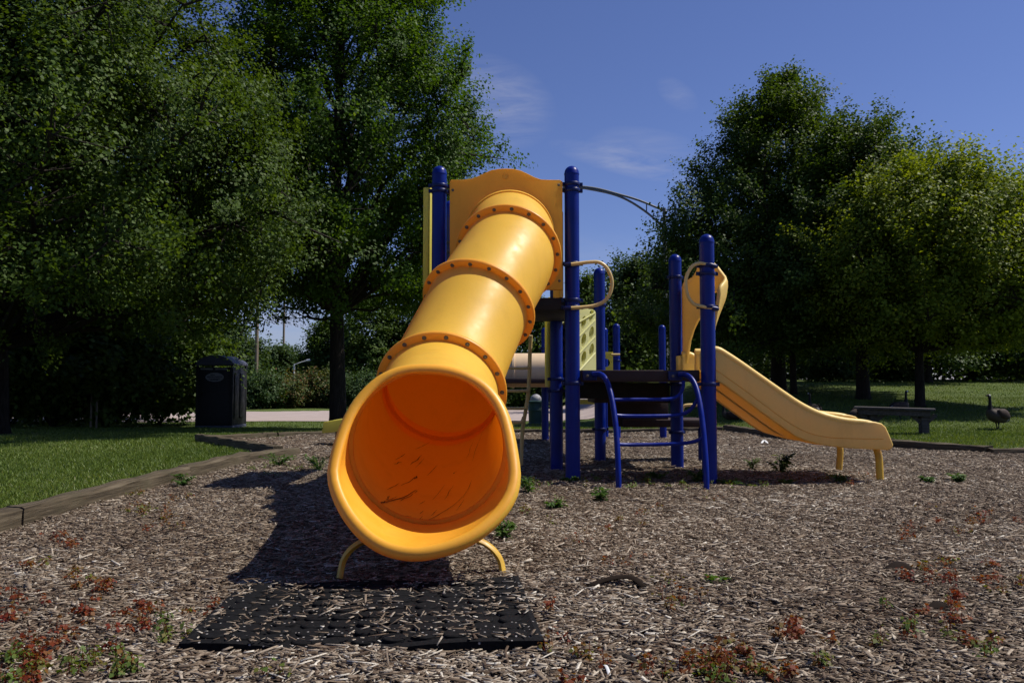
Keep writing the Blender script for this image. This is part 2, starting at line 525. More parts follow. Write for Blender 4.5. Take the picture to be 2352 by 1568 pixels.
def chips():
    P = []
    for (y0, y1, d, sc) in ((1.6, 3.6, 5200, .86), (3.6, 5.5, 3400, .90), (5.5, 8, 2000, .96), (8, 11.5, 850, 1.15), (11.5, 17.3, 240, 1.5)):
        x, y = scatter(-5.4, 10.4, y0, y1, d)
        k = view_wedge(x, y) & in_poly(x, y, MULCH) & ~in_poly(x, y, MATC)
        x, y = x[k], y[k]
        P.append(np.stack([x, y, mulch_z(x, y) + .004 + rng.random(len(x)) ** 2 * .012, np.full(len(x), sc)], 1))
    # a sprinkling on the rubber mat, caught between the studs
    n = 3600
    u, v = rng.random(n), rng.random(n) ** .85
    a, b, c, d = [np.array(p) for p in MATC]
    p = ((a[None] * (1 - u[:, None]) + b[None] * u[:, None]) * (1 - v[:, None]) + (d[None] * (1 - u[:, None]) + c[None] * u[:, None]) * v[:, None])
    fu = (u - .075) / .85 * 10; fv = (v - .09) / .82 * 8
    ds = np.hypot((fu - np.round(fu)) * .097, (fv - np.round(fv)) * .088)
    dens = .12 + .5 * (np.sin(p[:, 0] * 9 + 1) * np.sin(p[:, 1] * 11) > -.25)
    k = (rng.random(n) < dens) & ((ds > .037) | (rng.random(n) < .10))
    P.append(np.stack([p[k, 0], p[k, 1], gz(p[k, 0], p[k, 1]) + .041 + rng.random(k.sum()) * .006, np.full(k.sum(), .72)], 1))
    P = np.concatenate(P); n = len(P)
    sc = P[:, 3]
    L = np.clip(rng.lognormal(math.log(.032), .55, n), .008, .12) * sc * .5
    W = np.clip(rng.lognormal(math.log(.0085), .4, n), .003, .022) * sc * .5
    T = rng.uniform(.0012, .0035, n) * sc
    yaw = rng.uniform(0, math.pi, n) * .55 + rng.normal(0, .55, n) * .6 - .8
    yaw = np.where(rng.random(n) < .45, rng.uniform(0, math.pi, n), yaw)
    pt = rng.normal(0, .16, n); rl = rng.normal(0, .26, n)
    cx, sx = np.cos(yaw), np.sin(yaw)
    ax = np.stack([cx * np.cos(pt), sx * np.cos(pt), np.sin(pt)], 1)
    s0 = np.stack([-sx, cx, np.zeros(n)], 1); up0 = np.cross(ax, s0)
    sd = s0 * np.cos(rl)[:, None] + up0 * np.sin(rl)[:, None]; up = np.cross(ax, sd)
    corners = np.array([(-1, -1), (1, -1), (1, 1), (-1, 1)])
    V = np.zeros((n, 8, 3))
    tp = rng.uniform(.45, 1, (n, 2))
    for k, (i, j) in enumerate(corners):
        w = W * np.where(i < 0, tp[:, 0], tp[:, 1])
        e = L * (1 + rng.normal(0, .12, n))
        b = P[:, :3] + ax * (i * e)[:, None] + sd * (j * w)[:, None]
        V[:, k] = b; V[:, 4 + k] = b + up * T[:, None]
    F_ = np.array([(4, 5, 6, 7), (0, 1, 5, 4), (1, 2, 6, 5), (2, 3, 7, 6), (3, 0, 4, 7)])
    faces = (np.arange(n)[:, None, None] * 8 + F_[None]).reshape(-1, 4)
    low = np.sin(P[:, 0] * 1.3 + 1.1 * np.sin(P[:, 1] * 1.7 + .4)) * np.sin(P[:, 1] * 1.6 + 1.2 * np.sin(P[:, 0] * .9 + 2)) + .5 * np.sin(P[:, 0] * 4.1 + P[:, 1]) * np.sin(P[:, 1] * 3.7)
    pn = low + .4 * np.sin(P[:, 0] * 1.9 + 2 * np.sin(P[:, 1] * .8)) * np.sin(P[:, 1] * 2.3 + 1.3)
    t = np.clip(rng.beta(1.35, 1.45, n) + .085 * pn, 0, 1)
    me = np_mesh('wood_chips', V.reshape(-1, 3), faces, 4, np.repeat(t, 5))
    tag(link('wood_chips', me, M['chip']), 'loose grey brown wood chips scattered over the play area', 'wood chips', kind='stuff')


chips()

# ------------------------------------------------------------------ grass blades
def grass():
    P = []
    for (y0, y1, d, sc) in ((3.4, 7, 6500, 1), (7, 11, 3600, 1.15), (11, 16, 1500, 1.5), (16, 24, 450, 2.0), (24, 34, 120, 2.6)):
        xm = .68 * y1 + 1
        x, y = scatter(-xm, xm, y0, y1, d)
        k = view_wedge(x, y) & ~in_poly(x, y, MULCH)
        x, y = x[k], y[k]
        dens = .75 + .25 * np.sin(x * 3 + np.sin(y * 2)) * np.sin(y * 2.7)
        k = (rng.random(len(x)) < dens) & ~((y > 29) & (x < 6))
        x, y = x[k], y[k]
        P.append(np.stack([x, y, lawn_z(x, y), np.full(len(x), sc)], 1))
    P = np.concatenate(P); n = len(P); sc = P[:, 3]
    h = rng.uniform(.016, .045, n) * (1 + .2 * (sc - 1)); w = rng.uniform(.0022, .0042, n) * sc
    a = rng.uniform(0, 2 * math.pi, n); lean = rng.uniform(.1, .9, n); b = rng.uniform(0, 2 * math.pi, n)
    side = np.stack([np.cos(a), np.sin(a), np.zeros(n)], 1)
    tip = np.stack([np.cos(b) * lean, np.sin(b) * lean, np.ones(n)], 1) * h[:, None]
    mid = tip * .55; mid[:, 2] *= 1.15
    base = P[:, :3] - np.array([0, 0, .004])
    V = np.stack([base - side * w[:, None], base + side * w[:, None], base + mid + side * w[:, None] * .7, base + tip, base + mid - side * w[:, None] * .7], 1)
    faces = (np.arange(n)[:, None] * 5 + np.arange(5)[None])
    t = np.clip(rng.beta(2, 2.6, n) + .15 * np.sin(P[:, 0] * .9 + 1) * np.sin(P[:, 1] * .7), 0, 1)
    me = np_mesh('grass', V.reshape(-1, 3), faces, 5, t)
    tag(link('grass', me, M['grass']), 'short green grass blades over the lawn', 'grass', kind='stuff')


grass()

# ------------------------------------------------------------------ trees
def leaves_arrays(cen, nrm, dr, size, tint):
    n = len(cen)
    nrm = nrm / np.linalg.norm(nrm, axis=1, keepdims=True)
    dr = dr - nrm * (dr * nrm).sum(1, keepdims=True); dr = dr / (np.linalg.norm(dr, axis=1, keepdims=True) + 1e-9)
    sd = np.cross(nrm, dr); s = size[:, None]
    V = np.stack([cen - dr * s * .45, cen + sd * s * .44 - dr * s * .02 + nrm * s * .10, cen + dr * s * .55 - nrm * s * .06, cen - sd * s * .44 - dr * s * .02 + nrm * s * .10], 1)
    return V.reshape(-1, 3), np.arange(n * 4).reshape(-1, 4), tint


def rand_unit(n, g):
    v = g.normal(size=(n, 3)); return v / np.linalg.norm(v, axis=1, keepdims=True)


def tree(name, label, cat, x, y, height, tr, env, leafm, seed, n_limb=26, n_sub=7, n_leaf=60, leaf=.12, clump=.42, group=None,
         first=.18, rise=.75, trunk_top=.9, droop=0., shrub=False, zbase=None, tint_shift=0., fill=7, off=(0, 0)):
    """env: (height fraction, radius) of the crown; limbs climb from the trunk to the crown's edge, sub-branches carry leaf sprays"""
    g = np.random.default_rng(seed)
    z0 = gzf(x, y) if zbase is None else zbase
    eh = [e[0] for e in env]; er = [e[1] for e in env]
    wood = MB(); base = np.array([x, y, z0 - .05])
    # leader
    K = 9; lead = []; ox, oy = x + off[0], y + off[1]
    for i in range(K):
        t = i / (K - 1)
        w = .02 * height * t
        lead.append(Vector((x + w * math.sin(3.1 * t + seed), y + w * math.cos(2.3 * t + seed * 1.7), z0 - .08 + height * trunk_top * t)))
    if not shrub:
        rr = [tr * (1.55 if i == 0 else 1) * (1 - .93 * (i / (K - 1)) ** .8) + .012 for i in range(K)]
        lead2 = [lead[0], lead[0] + (lead[1] - lead[0]) * .07, lead[0] + (lead[1] - lead[0]) * .22] + lead[1:]
        rr = [tr * 1.75, tr * 1.2, tr * 1.02] + rr[1:]
        wood.tube(lead2, rr, 10)

    def lead_at(t):
        t = min(max(t, 0), .999) * (K - 1); i = int(t); return lead[i].lerp(lead[i + 1], t - i)
    pts, dirs, cls = [], [], []; cloud_ = []
    for i in range(n_limb):
        f = (i + .5) / n_limb
        az = i * 2.39996 + g.normal(0, .25)
        he = eh[0] + (eh[-1] - eh[0]) * (f ** .85) + g.normal(0, .02)           # height fraction of the limb's end
        he = min(max(he, eh[0]), eh[-1])
        re = float(np.interp(he, eh, er)) * g.uniform(.82, 1.08)
        hs = max(first, he - rise * re / height - g.uniform(0, .05))
        if shrub: hs = g.uniform(0, .12)
        p0 = lead_at(hs / trunk_top)
        p2 = Vector((ox + math.cos(az) * re, oy + math.sin(az) * re, z0 + he * height))
        p1 = p0.lerp(p2, .5) + Vector((0, 0, g.uniform(-.02, .06) * height * (.4 if droop else 1)))
        cur = [(p0 * (1 - t) ** 2 + p1 * 2 * t * (1 - t) + p2 * t * t) for t in (0, .2, .4, .6, .8, 1)]
        for k in range(1, 6): cur[k] = cur[k] + Vector(g.normal(0, .035 * re, 3))
        r0 = min(tr * .42, .010 + .015 * (p2 - p0).length)
        wood.tube(cur, [r0 * (1 - .85 * k / 5) for k in range(6)], 5, cap=False)
        ldir = (cur[5] - cur[2]).normalized()
        cloud_ += [cur[k] for k in range(2, 6)] + [cur[k].lerp(cur[k + 1], .5) for k in range(2, 5)]
        for j in range(n_sub):
            t = .22 + .78 * (j + g.uniform(0, 1)) / n_sub
            ii = min(int(t * 5), 4); q0 = cur[ii].lerp(cur[ii + 1], t * 5 - ii)
            d = (ldir * .75 + Vector(g.normal(0, .62, 3)) + Vector((0, 0, .28 - droop))).normalized()
            ln = g.uniform(.16, .34) * (re * .8 + .5)
            q2 = q0 + d * ln; q1 = q0.lerp(q2, .5) + Vector(g.normal(0, .06 * ln, 3))
            wood.tube([q0, q1, q2], [r0 * .28, r0 * .2, r0 * .08], 4, cap=False)
            for (q, ww) in ((q1, .7), (q2, 1.), (q2 + d * ln * .35, .6)):
                pts.append(q); dirs.append(d); cls.append(ww)
    # sprays filling the crown's outer shell, each on a twig from the nearest limb
    LC = np.array(cloud_); nf = n_limb * fill
    hs_ = g.uniform(eh[0], eh[-1], nf * 3); keep_ = g.random(nf * 3) < np.interp(hs_, eh, er) / max(er); hs_ = hs_[keep_][:nf]
    for he in hs_:
        re = float(np.interp(he, eh, er)); az = g.uniform(0, 6.283); rr_ = re * g.uniform(.28, 1.06) ** .5 * g.uniform(.93, 1.04)
        p = np.array([ox + math.cos(az) * rr_, oy + math.sin(az) * rr_, z0 + he * height + g.normal(0, .02 * height)])
        d_ = LC - p; dd = (d_ ** 2).sum(1) + np.where(d_[:, 2] > 0, 1.2, 0); q0 = Vector(LC[int(dd.argmin())]); q2 = Vector(p)
        d = (q2 - q0) * .6 + Vector((math.cos(az) * .5, math.sin(az) * .5, .75 - 2 * droop)) + Vector(g.normal(0, .3, 3)); d.normalize()
        q1 = q0.lerp(q2, .55) - Vector((0, 0, .08 * (q2 - q0).length))
        wood.tube([q0, q1, q2], [.014, .010, .004], 4, cap=False)
        for (q, ww) in ((q0.lerp(q2, .6), .5), (q2, 1.), (q2 + d * clump * 1.1, .55)):
            pts.append(q); dirs.append(d); cls.append(ww)
    pts = np.array(pts); dirs = np.array(dirs); cls = np.array(cls)
    cnt = np.maximum(4, (n_leaf * cls * g.uniform(.5, 1.4, len(cls)) / 2.3)).astype(int)
    idx = np.repeat(np.arange(len(pts)), cnt); n = len(idx)
    cr = clump * g.uniform(.6, 1.3, len(pts))
    off = g.normal(size=(n, 3)) * np.array([1, 1, .75]) * (cr[idx] * .5)[:, None]
    off = np.clip(off, -1.5 * cr[idx][:, None] * .5, 1.5 * cr[idx][:, None] * .5)
    off += dirs[idx] * (np.clip(g.normal(0, .7, n), -1.3, 1.3) * cr[idx])[:, None]
    cen = pts[idx] + off
    out = pts - np.array([ox, oy, z0 + height * .45]); out /= np.linalg.norm(out, axis=1, keepdims=True) + 1e-6
    cn_ = np.array([0, 0, .6]) + rand_unit(len(pts), g) * .55 + out * .5; cn_ /= np.linalg.norm(cn_, axis=1, keepdims=True)
    nrm = cn_[idx] + rand_unit(n, g) * .62
    dr = dirs[idx] * .6 + rand_unit(n, g) * .9 + np.array([0, 0, -.35])
    size = leaf * g.uniform(.65, 1.25, n)
    ct = g.normal(0, .10, len(pts))
    tint = np.clip(g.beta(2.2, 2.6, n) + ct[idx] + tint_shift, 0, 1)
    v, f, tt = leaves_arrays(cen, nrm, dr, size, tint)
    root = empty(name, (x, y, z0)); tag(root, label, cat, group)
    if shrub:
        link('stem', wood.mesh('stem', 60), M['bark'], root)
    else:
        link('trunk', wood.mesh('trunk', 60), M['bark'], root)
    link('foliage' if shrub else 'crown', np_mesh('crown', v, f, 4, tt), leafm, root)
    return root


def X(px, Y): return at(px, YH, Y).x


NEAR_T = 'maple trees around the playground'
tree('maple_tree', 'huge dark maple with drooping branches filling the left of the picture', 'tree', X(-10, 16.5), 16.5, 13.4, .27,
     [(.17, 3.7), (.3, 4.8), (.4, 4.6), (.5, 3.9), (.65, 2.6), (.85, 1.4), (1, .4)], M['leaf_deep'], 11, 84, 8, 230, .070, .33, NEAR_T, .14, .55, droop=.12, tint_shift=.03, fill=13, off=(1.9, -1.1))
tree('maple_tree', 'tall maple with a straight dark trunk standing behind the yellow tube slide', 'tree', X(778, 21.5), 21.5, 16.5, .23,
     [(.22, 3.0), (.32, 4.0), (.43, 4.2), (.55, 3.75), (.7, 2.65), (.85, 1.5), (1, .4)], M['leaf_mid'], 23, 84, 6, 215, .080, .32, NEAR_T, .19, 1.35, tint_shift=.0, fill=12)
tree('maple_tree', 'tallest dark green maple right of the playground, above the pale double slide', 'tree', X(1788, 27), 27, 10.7, .26,
     [(.12, 4.6), (.28, 5.0), (.5, 4.1), (.72, 2.75), (.88, 1.55), (1, .3)], M['leaf_deep'], 31, 74, 6, 190, .092, .36, NEAR_T, .14, 1.15, tint_shift=.02, fill=11, off=(.2, 0))
tree('maple_tree', 'dark maple with flared trunk between the tallest maple and the yellow green one', 'tree', X(2000, 23), 23.5, 8.3, .2,
     [(.27, 2.9), (.38, 3.4), (.58, 2.9), (.8, 1.8), (1, .6)], M['leaf_deep'], 43, 46, 6, 150, .088, .32, NEAR_T, .22, 1.0, fill=10)
tree('maple_tree', 'yellow green sunlit maple with slim trunk at the right edge behind the bench', 'tree', X(2112, 21), 21, 6.3, .13,
     [(.28, 2.2), (.42, 3.1), (.65, 3.3), (.85, 2.6), (.95, 1.6), (1, .7)], M['leaf_lime'], 52, 60, 6, 170, .085, .34, NEAR_T, .24, .9, fill=11, off=(.7, 0))
# thin trunk beside the tallest maple, and the trees further off
tree('maple_tree', 'thin trunked young maple beside the tallest maple, above the end of the pale double slide', 'tree', X(1836, 25), 25.5, 6.5, .11,
     [(.3, 1.4), (.5, 1.9), (.75, 1.5), (1, .4)], M['leaf_deep'], 61, 26, 7, 110, .095, .38, NEAR_T, .25, .9)
tree('maple_tree', 'dark maple at the far left edge, behind the huge drooping one', 'tree', X(60, 27), 29, 14, .3,
     [(.05, 5.0), (.3, 6), (.6, 5), (1, 1.5)], M['leaf_deep'], 67, 44, 10, 100, .2, .8, NEAR_T, .08, .5, droop=.2)

FAR = [  # picture x, distance, height, radius, leaf size, material, label
    (520, 68, 6.9, 3.4, .28, 'leaf_far', 'green tree behind the dark toilet cabin, left of the nearer utility pole'),
    (634, 76, 5.0, 2.1, .30, 'leaf_far', 'lower tree between the two utility poles'),
    (672, 92, 5.4, 2.6, .34, 'leaf_far', 'low pale tree behind the small white lamp'),
    (752, 72, 7.6, 2.4, .26, 'leaf_deep', 'dark tree left of the straight maple trunk, across the car park'),
    (858, 70, 9.5, 3.6, .28, 'leaf_deep', 'dark tree across the car park just right of the straight maple trunk'),
    (1000, 72, 11, 4.6, .28, 'leaf_deep', 'dark tree across the car park behind the tube slide'),
    (1230, 72, 9.0, 4.4, .28, 'leaf_deep', 'dark tree beyond the car park behind the beige tunnel'),
    (1354, 60, 8.5, 1.7, .26, 'leaf_deep', 'narrow pointed tree seen beside the tan grab handle'),
    (1462, 46, 6.9, 2.7, .22, 'leaf_far', 'round dark tree seen above the low deck'),
    (1575, 48, 8.0, 3.2, .24, 'leaf_deep', 'dark tree behind the yellow hood of the double slide'),
    (2230, 40, 8.0, 3.4, .2, 'leaf_deep', 'dark tree behind the yellow green maple'),
    (2130, 33, 9.6, 2.4, .15, 'leaf_deep', 'dark tree whose tops rise above the yellow green maple'),
    (2400, 36, 7.0, 4.0, .2, 'leaf_deep', 'dark tree at the right edge behind the hill'),
]
for k, (px_, Y_, h_, r_, lf, mt, lab) in enumerate(FAR):
    pointed = 'pointed' in lab
    env = [(.08, r_), (.35, r_ * .7), (.7, r_ * .35), (1, .15)] if pointed else [(.1, r_ * .8), (.35, r_), (.65, r_ * .85), (.88, r_ * .5), (1, r_ * .2)]
    tree('tree', lab, 'tree', X(px_, Y_), Y_, h_, .2, env, M[mt], 100 + k, 32, 6, 90, lf * .8, .55, 'trees further off', .08, .8)


def shrub(label, px_, Y_, h_, r_, mt, seed, leaf=.14, nl=90, limbs=16, grp='shrubs', tint_shift=0, name='shrub', z=None, low=.12):
    return tree(name, label, 'shrub', X(px_, Y_), Y_, h_, .05, [(low, r_ * .85), (.45, r_), (.8, r_ * .8), (1, r_ * .45)], M[mt], seed, limbs, 6, nl, leaf, .45, grp, .05, .3, .95, shrub=True,
                tint_shift=tint_shift, zbase=z, fill=5)


HG = 'shrubs along the far side of the car park'
shrub('round green shrub with a short stem beside the toilet cabin', 598, 57, 2.5, 1.7, 'leaf_far', 201, .16, 75, 16, HG)
shrub('reddish shrub right of the round green one', 655, 59, 2.0, 1.5, 'leaf_red', 202, .16, 75, 16, HG, .1)
shrub('wider russet topped shrub in the middle of the far row', 700, 61, 2.35, 1.9, 'leaf_red', 203, .16, 75, 18, HG, .05)
shrub('russet topped shrub nearest the straight maple trunk on its left', 747, 61, 2.4, 1.8, 'leaf_red', 204, .16, 75, 18, HG)
shrub('low green shrub just right of the straight maple trunk', 812, 60, 2.4, 1.9, 'leaf_far', 205, .16, 75, 18, HG)
shrub('dark green shrub behind the rim of the tube slide', 900, 62, 2.6, 2.4, 'leaf_far', 206, .18, 75, 18, HG)
shrub('dark shrub beyond the car park under the beige tunnel', 1195, 60, 2.8, 2.6, 'leaf_deep', 207, .18, 75, 18, HG)
shrub('dark shrub beyond the car park right of the litter bin', 1320, 60, 2.8, 3.0, 'leaf_deep', 208, .18, 75, 18, HG)
LG = 'dark bushes under the left trees'
shrub('dark bush at the left edge under the drooping maple', 20, 21.5, 3.2, 2.0, 'leaf_deep', 211, .15, 90, 22, LG, low=.3)
shrub('dark bush left of the two thin posts', 125, 22.5, 3.4, 2.0, 'leaf_deep', 212, .15, 90, 22, LG, low=.3)
shrub('dark bush behind the two thin posts', 245, 23.5, 3.2, 1.9, 'leaf_deep', 213, .15, 90, 22, LG, low=.3)
shrub('dark bush close to the left side of the toilet cabin', 372, 26, 3.3, 1.7, 'leaf_deep', 214, .15, 90, 22, LG, low=.3)


HB = 'sunlit shrubs at the wood edge behind the hill'
shrub('sunlit grey green shrub at the wood edge, seen above the pale double slide', 1712, 37, 2.6, 1.6, 'leaf_far', 221, .13, 80, 16, HB, .1)
shrub('sunlit shrub at the wood edge left of the flared maple trunk', 1905, 35, 2.6, 1.7, 'leaf_far', 222, .13, 80, 16, HB, .12)
shrub('sunlit shrub at the wood edge between the flared and the slim maple trunks', 2050, 36, 2.2, 1.3, 'leaf_far', 223, .13, 80, 14, HB, .1)


def woodland():
    g = np.random.default_rng(77); pts = []; rad = []
    for i in range(46):
        px_ = g.uniform(1480, 2560); Y_ = g.uniform(40, 52); x = X(px_, Y_); h = g.uniform(3.5, 6.5) if px_ > 1700 else g.uniform(3, 5)
        for j in range(26):
            pts.append((x + g.normal(0, 1.5), Y_ + g.normal(0, 1.2), gzf(x, Y_) + h * g.uniform(.0, 1))); rad.append(g.uniform(.5, 1))
    for i in range(60):                                   # a low far belt along the whole horizon
        Y_ = g.uniform(100, 130); x = g.uniform(-95, 95); h = g.uniform(2, 4.5)
        for j in range(10):
            pts.append((x + g.normal(0, 3), Y_ + g.normal(0, 2), gzf(x, Y_) + h * g.uniform(0, 1))); rad.append(g.uniform(1.2, 2.2))
    pts = np.array(pts); rad = np.array(rad)
    idx = np.repeat(np.arange(len(pts)), 60); n = len(idx)
    cen = pts[idx] + g.normal(size=(n, 3)) * (rad[idx] * .55)[:, None]
    size = np.where(pts[idx, 1] > 80, .5, .2) * g.uniform(.7, 1.3, n)
    v, f, t = leaves_arrays(cen, np.array([0, 0, .7]) + rand_unit(n, g), rand_unit(n, g), size, np.clip(g.beta(2.2, 2.8, n), 0, 1))
    tag(link('woodland', np_mesh('woodland', v, f, 4, t), M['leaf_deep']), 'dark mass of woodland behind the grassy hill', 'woodland', kind='stuff')


woodland()

# ------------------------------------------------------------------ playground structure
PLAY = empty('play_structure', (.6, 7.5, 0))
tag(PLAY, 'big playground climber with blue posts, yellow tube slide, pale double slide and arched ladder', 'playground')
YA, YB = 6.93, 8.15                 # front and rear post rows
XA0, XA1, XA2 = -.64, .526, 1.70


def collar_mb(x, y, z, r=.064, h=.03, lug=0.):
    m = MB()
    m.lathe((x, y, z - h / 2), (0, 0, 1), [(0, r + .001), (0, r + .008), (.004, r + .011), (h - .004, r + .011), (h, r + .008), (h, r + .001)], 24, cap=False)
    for a in (lug, lug + math.pi):
        c = Vector((x + math.cos(a) * (r + .018), y + math.sin(a) * (r + .018), z))
        m.obox(c, (math.cos(a), math.sin(a), 0), (-math.sin(a), math.cos(a), 0), (0, 0, 1), .014, .012, h / 2 + .001)
        m.lathe(c - Vector((-math.sin(a), math.cos(a), 0)) * .02, (-math.sin(a), math.cos(a), 0), [(0, .006), (.04, .006)], 8)
    return m


def post(x, y, ztop, collars=(), r=.064, zbot=None, lug=0., label=None):
    z0 = gzf(x, y) - .06 if zbot is None else zbot
    m = MB(); m.lathe((x, y, 0), (0, 0, 1), [(z0, r), (ztop - r * 1.15, r)], 28)
    p = m.build('post', M['blue'], PLAY)
    if label: p['label'] = label
    m = MB(); H = r * 1.12
    m.lathe((x, y, ztop - H - .006), (0, 0, 1), [(0, r - .002), (0, r + .0025), (.010, r + .0025), (.014, r + .001)] + [(.014 + (H - .008) * math.sin(t), max(r * math.cos(t), .002)) for t in [i * math.pi / 20 for i in range(1, 11)]], 28)
    m.build('cap', M['blue'], p)
    for z in collars:
        collar_mb(x, y, z, r, .03, lug).build('collar', M['bluedark'], p, bevel=0)
    return p


def zz(py, Y): return at(CX, py, Y).z


post(XA0, YA, 2.765, (zz(428, YA), zz(440, YA), .92, 1.6), lug=.2)
post(XA1, YA, 2.765, (zz(424, YA), zz(438, YA), zz(606, YA), zz(690, YA), zz(706, YA), zz(880, YA)), lug=.1)
post(XA2, YA - .03, zz(538, 6.9), (zz(612, YA), zz(630, YA), zz(706, YA), zz(882, YA)), lug=.1)
post(XA2 - .02, YB, zz(584, YB), (zz(637, YB), zz(882, YB), zz(992, YB)), lug=.4)
post(.455, YB, 2.72, (1.52, .9, .78), lug=.3)
post(XA0, YB, 2.74, (2.3, 2.2, 1.55), lug=.3)
post(at(1378, 885, 9.2).x, 9.2, zz(615, 9.2), (zz(700, 9.2), zz(910, 9.2), zz(985, 9.2)), lug=.2)
for (px_, Y_, pt, cs) in ((1252, 14.2, 752, (800,)), (1271, 13.2, 830, ()), (1389, 15, 752, ()), (1416.5, 14.6, 743, (828,)), (1522, 14.8, 746, (960,)), (1612, 9.1, 978, ())):
    r_ = .064 if Y_ > 10 else .05
    post(at(px_, 885, Y_).x, Y_, zz(pt, Y_), [zz(c, Y_) for c in cs], r=r_, lug=.2)


def deck(x0, x1, y0, y1, zt, th=.10, mat='deck'):
    m = MB(); m.box((x0, y0, zt - th), (x1, y1, zt))
    return m.build('deck', M[mat], PLAY, bevel=.008)


deck(XA0 - .02, XA1 + .02, YA - .005, YB + .02, 1.60, .11, 'black')
deck(XA1 + .067, XA2 - .07, YA - .01, YB + .06, .968, .10)
deck(.46, 1.17, YB + .075, 9.25, .962, .10)
deck(.62, 1.30, 9.26, 14.4, .955, .08, 'black')
deck(-1.1, .60, 12.9, 14.0, .95, .08)
deck(1.24, 2.2, 8.9, 9.55, .455, .085)
# dark risers and lower brown step front below the low deck
m = MB(); m.box((.60, YB + .03, .70), (1.62, YB + .055, .865)); m.build('riser', M['black'], PLAY)
m = MB(); m.box((1.08, 9.0, .375), (1.76, 9.03, .69)); m.build('riser', M['deck'], PLAY, bevel=.005)
m = MB(); m.box((.85, 8.22, .655), (1.75, 8.98, .698)); m.build('step', M['deck'], PLAY, bevel=.005)
# dark ladder rungs below the high deck
st = MB(); st.box((.40, 8.22, .87), (.425, 8.42, 1.5)); st.box((.545, 8.22, .87), (.57, 8.42, 1.5))
stp = st.build('stair_rail', M['black'], PLAY)
for k in range(5):
    m = MB(); m.box((.427, 8.22, .96 + k * .115), (.543, 8.42, 1.0 + k * .115)); m.build('tread', M['deck'], stp)
# lime upright panel beside the rear post, seen nearly edge on
m = MB(); m.box((.375, 8.26, zz(888, 8.26)), (.405, 9.1, zz(682, 8.26))); m.build('side_panel', M['lime'], PLAY, bevel=.01)
# tower's left panel
zl0, zl1 = zz(664, 7), zz(437, 7)
m = MB(); m.prism([(YA - .03, zl0), (YB + .05, zl0), (YB + .05, zl1), (7.9, zl1 + .06), (7.5, zl1 + .10), (7.15, zl1 + .06), (YA - .03, zl1)], [], lambda u, v, d: (-.778 + d, u, v), .05)
m.build('side_panel', M['lime'], PLAY, bevel=.008)

# hood panel at the tube's top (wavy top edge)
hp = [(1033, 665), (1033, 417), (1036, 413), (1060, 413), (1080, 411), (1095, 406), (1112, 398), (1128, 391), (1145, 388), (1162, 387), (1180, 388), (1197, 392), (1212, 399), (1228, 407), (1242, 412), (1262, 413), (1286, 413), (1292, 417), (1292, 665)]
hw = [at(a, b, 6.86) for a, b in hp]
m = MB(); m.prism([(p.x, p.z) for p in hw], [], lambda u, v, d: (u, 6.86 + d, v), .055)
panel = m.build('hood_panel', M['yellow_panel'], PLAY, bevel=.014, seg=3)
for (a, b) in ((1040, 437), (1283, 425), (1285, 645), (1050, 640)):
    p = at(a, b, 6.86); m = MB(); m.lathe(p, (0, -1, 0), [(-.004, .012), (.004, .012), (.008, .007)], 12); m.build('bolt', M['steel'], panel)
p = at(1161, 405, 6.86); m = MB(); m.lathe(p, (0, -1, 0), [(-.002, .028), (.005, .027), (.006, .022), (.001, .019), (.001, .0)], 24, cap=False); m.build('boss', M['yellow'], panel)
m = MB(); m.box((hw[-1].x - .02, YA - .012, hw[0].z - .06), (hw[-1].x + .012, YB - .1, hw[1].z - .25)); m.build('side_panel', M['tan'], PLAY, bevel=.008)

# ---- tube slide
RT, RI, RF = .372, .356, .424
ctrl = [Vector((-.02, 6.90, 2.15)), Vector((-.03, 6.28, 1.87)), Vector((-.245, 5.75, 1.40)), Vector((-.455, 5.12, .80)), Vector((-.394, 3.78, .545))]
tang = [Vector((0, -.62, -.20)), Vector((-.10, -.58, -.40)), Vector((-.22, -.55, -.56)), Vector((-.08, -.85, -.50)), Vector((.03, -1.2, -.19))]


def hermite(p0, p1, m0, m1, t):
    return p0 * (2 * t ** 3 - 3 * t * t + 1) + m0 * (t ** 3 - 2 * t * t + t) + p1 * (-2 * t ** 3 + 3 * t * t) + m1 * (t ** 3 - t * t)


tw, ringi = [], [0]
for i in range(4):
    n_ = 16 if i < 3 else 20
    for k in range(n_): tw.append(hermite(ctrl[i], ctrl[i + 1], tang[i], tang[i + 1], k / n_))
    ringi.append(len(tw))
tw.append(ctrl[4])


def frame(i):
    t = (tw[min(i + 1, len(tw) - 1)] - tw[max(i - 1, 0)]).normalized()
    if i == len(tw) - 1: t = tang[4].normalized()
    u = Vector((0, 0, 1)); u = (u - t * u.dot(t)).normalized(); w = t.cross(u)
    return tw[i], t, u, w


NR = 72


def ring(i, r, off=0.):
    c, t, u, w = frame(i)
    return [c + t * off + (u * math.cos(2 * math.pi * k / NR) + w * math.sin(2 * math.pi * k / NR)) * r for k in range(NR)]


def loft(m, rings, mi=0, close=True):
    vs = [v for r_ in rings for v in r_]; n = len(rings[0]); fs = []
    for i in range(len(rings) - 1):
        for k in range(n): k2 = (k + 1) % n; fs.append((i * n + k, i * n + k2, (i + 1) * n + k2, (i + 1) * n + k))
    m.add(vs, fs, mi)


